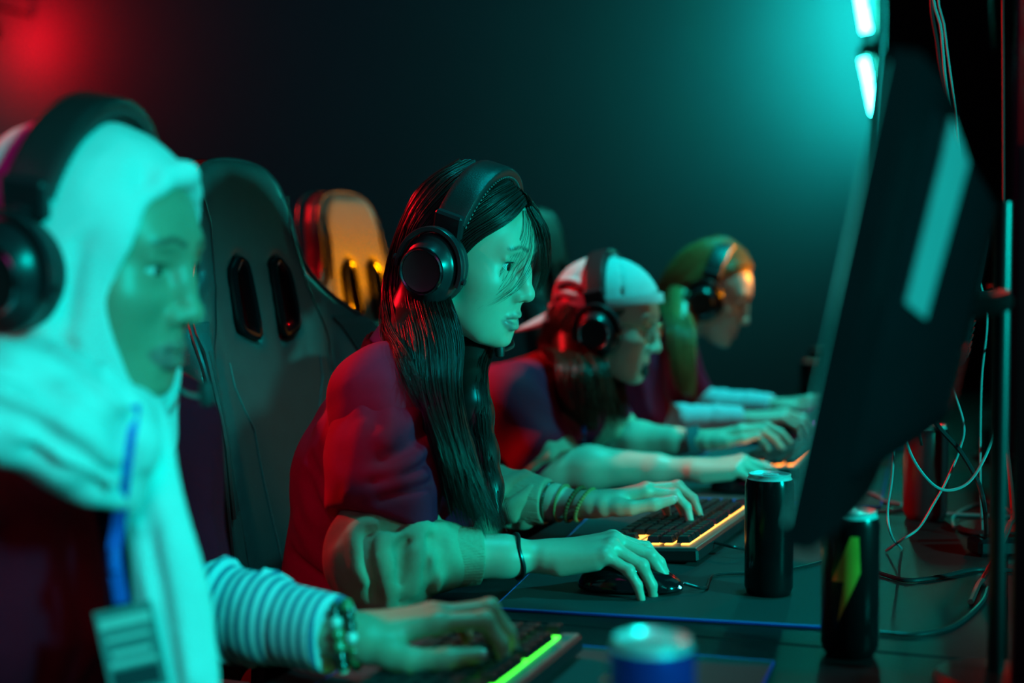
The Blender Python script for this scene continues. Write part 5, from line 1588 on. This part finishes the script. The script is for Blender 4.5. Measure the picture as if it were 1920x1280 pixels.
M_canb = mat('can_black', (.004, .004, .005), rough=.20, var=.1, spec=.25)
M_canblue = mat('can_blue', (.03, .06, .42), rough=.22, metal=.6, var=.1)
M_canred = mat('can_red', (.20, .01, .012), rough=.25, var=.1)
M_bolt = mat('bolt_print', (.85, .34, .03), rough=.4, var=.25, scale=30)
a = at(1442, 1000, 1.70); can(a, 'slim black can standing by the mouse cable', M_canb)
a = at(1594, 1100, 1.44); can(a, 'black can with an orange lightning bolt', M_canb, bolt=M_bolt, turn=math.degrees(math.atan2(-a[1], -a[0])) - 8)
a = at(1222, 1200, .935); can(a, 'blue can with a bright silver lid beside the green-lit keyboard', M_canblue)
a = at(1520, 760, 3.88); can(a, 'dark can beside the blonde player mouse', M_canb)
a = at(1533, 700, 4.50); can(a, 'dark can on the unoccupied desk, lid lit orange', M_canb)
a = at(1722, 860, 2.22); can((a[0] + .01, a[1] + .02), 'dark red can behind the cable loops', M_canred, h=.150, rr=.034)

# ---------------------------------------------------------------- cables and small gear behind the monitors
def cable(pts, label, r=.0022, m=None, n=60, cat='cable'):
    p = catmull(pts, n); p[:, 2] = np.maximum(p[:, 2], np.where((p[:, 0] < -.195), DZ + .0045, DZ + .0006) + r)
    o = Geo().tube(p, r, 7).build('cable', m or M_cable)
    return tag(o, label, cat, 'cables')
def onD(px, py, dz=.003):
    D = (CAM_LOC[2] - DZ - dz) / (-(_fw[2] + (640 - py) / FPX * _up[2])); return at(px, py, D)
cable([FM2((.064, 0, .010)), FM2((.09, .004, .004)), onD(1340, 1083), onD(1420, 1078), onD(1500, 1068), onD(1600, 1040)], 'black mouse cable running past the slim black can', .0019)
cable([FK2((.072, -.10, .012)), FK2((.11, -.11, .006)), onD(1430, 1030), onD(1520, 1010), onD(1600, 990)], 'black keyboard cable leaving the amber keyboard', .0022)
A = at
cable([V3(-.03, 2.02, 1.80), A(1755, -60, 1.95), A(1765, 60, 1.95), A(1775, 170, 1.93), A(1798, 300, 1.92), A(1811, 400, 1.92), A(1803, 480, 1.92), A(1782, 560, 1.92), A(1752, 620, 1.93), A(1745, 690, 1.95), V3(-.085, 1.99, 1.03)], 'pale cable hanging beside the monitor, bending inwards low down', .0022, M_cableg)
cable([V3(-.02, 2.04, 1.80), A(1765, -60, 1.97), A(1772, 60, 1.97), A(1790, 200, 1.96), A(1800, 300, 1.95), A(1812, 390, 1.95), A(1830, 500, 1.95), A(1848, 570, 1.95), A(1850, 620, 1.96), A(1840, 720, 1.98), A(1838, 900, 2.0), onD(1842, 1000)], 'pale cable hanging beside the monitor, swinging outwards low down', .0016, M_cableg)
cable([V3(-.035, 2.06, 1.80), A(1752, -60, 1.99), A(1758, 90, 1.99), A(1776, 200, 1.98), A(1792, 330, 1.97), A(1800, 430, 1.97), A(1786, 520, 1.97), A(1790, 580, 1.97), A(1828, 600, 1.97)], 'dark cable hanging in the bundle beside the monitor', .0026)
cable([A(1693, 700, 1.80), A(1690, 760, 1.80), A(1700, 830, 1.80), A(1728, 885, 1.80), A(1768, 918, 1.80), A(1815, 905, 1.80), A(1850, 850, 1.80), A(1868, 790, 1.82), A(1876, 700, 1.92), V3(-.009, 2.12, 1.10)], 'grey cable hanging in a wide loop behind the monitor', .0020, M_cableg)
cable([A(1692, 695, 1.84), A(1720, 740, 1.84), A(1760, 800, 1.84), A(1800, 845, 1.84), A(1832, 900, 1.84), A(1846, 950, 1.84), onD(1850, 1010)], 'dark thick cable crossing the loops behind the monitor', .0032)
cable([V3(-.075, 1.97, 1.0), A(1806, 790, 1.86), A(1800, 840, 1.86), A(1775, 900, 1.86), A(1750, 945, 1.86), A(1722, 990, 1.86), A(1690, 1012, 1.86), onD(1662, 1032)], 'thin cable dropping from the loops to the desk', .0017, M_cableg)
cable([A(1682, 755, 1.85), A(1676, 840, 1.82), A(1672, 900, 1.82), A(1664, 960, 1.82), A(1672, 1005, 1.82), onD(1690, 1028)], 'thin dark cable hanging left of the red can', .0017, M_cableg)
cable([onD(1788, 990), onD(1790, 965), onD(1830, 945), onD(1862, 942), onD(1905, 965), onD(1960, 990)], 'pale cable curling across the desk behind the monitors', .0022, M_cableg)
cable([onD(1650, 1075), onD(1700, 1088), onD(1760, 1082), onD(1830, 1068), onD(1900, 1070)], 'dark cable lying in a wave on the desk', .0030)
cable([onD(1650, 1185), onD(1720, 1188), onD(1790, 1172), onD(1840, 1130), onD(1855, 1095)], 'black cable on the desk beside the lightning bolt can', .0024)
cable([onD(1625, 925), onD(1655, 938), onD(1690, 945)], 'short pale cable stub behind the monitor column', .0028, M_cableg)
cable([onD(1640, 958), onD(1680, 957), onD(1720, 950), onD(1770, 962), onD(1900, 968)], 'flat grey cable running along behind the monitors', .0026, M_cableg)
cable([A(1728, 690, 1.88), A(1720, 740, 1.88), A(1722, 800, 1.88), A(1728, 835, 1.88)], 'short dark cable hanging under the monitor', .0022)
hubp = onD(1872, 1035)
hub = empty('adapter_box', (hubp[0], hubp[1], DZ), 'small black box on the desk behind the monitors with a red cable', 'adapter')
FB = Frame((hubp[0], hubp[1], DZ + .0005), rotm('Z', 25))
Geo().box((0, 0, .012), (.075, .045, .024), FB, ch=.005).build('shell', M_blkgloss, hub)
Geo().box((0, 0, .0248), (.050, .028, .0016), FB, ch=.0005).build('cover', M_canb, hub)
M_cred = mat('cable_red', (.45, .02, .02), rough=.4)
cable([V3(-.009, 2.20, .97), A(1898, 940, 1.85), A(1892, 985, 1.75), A(1868, 1040, 1.72), onD(1842, 1088), onD(1820, 1130)], 'thick red cable slanting down to the desk', .0035, M_cred)
cable([V3(-.015, 2.15, 1.80), A(1880, -60, 2.05), A(1881, 150, 2.05), A(1882, 420, 2.05), A(1884, 660, 2.05), A(1886, 800, 2.05), V3(-.012, 2.14, .745)], 'thin red line added to paint the red-lit edge of an upright', .0020, M_cred)  # red light on an upright's edge, put into the colour of a strand
# black riser shelf that carries the hanging cables
rk = empty('cable_rail', (.02, 2.9, 0), 'black overhead rail that carries the hanging cables', 'rail')
Geo().box((-.02, 2.9, 1.82), (.06, 3.4, .03), ch=.004).build('rail', M_blk, rk)
for y in (1.33, 3.1, 4.55):
    Geo().box((.02, y, 1.28), (.022, .022, 1.08), ch=.002).build('post', M_blk, rk)
    Geo().box((.02, y, DZ + .006), (.09, .07, .010), ch=.002).build('foot', M_blk, rk)
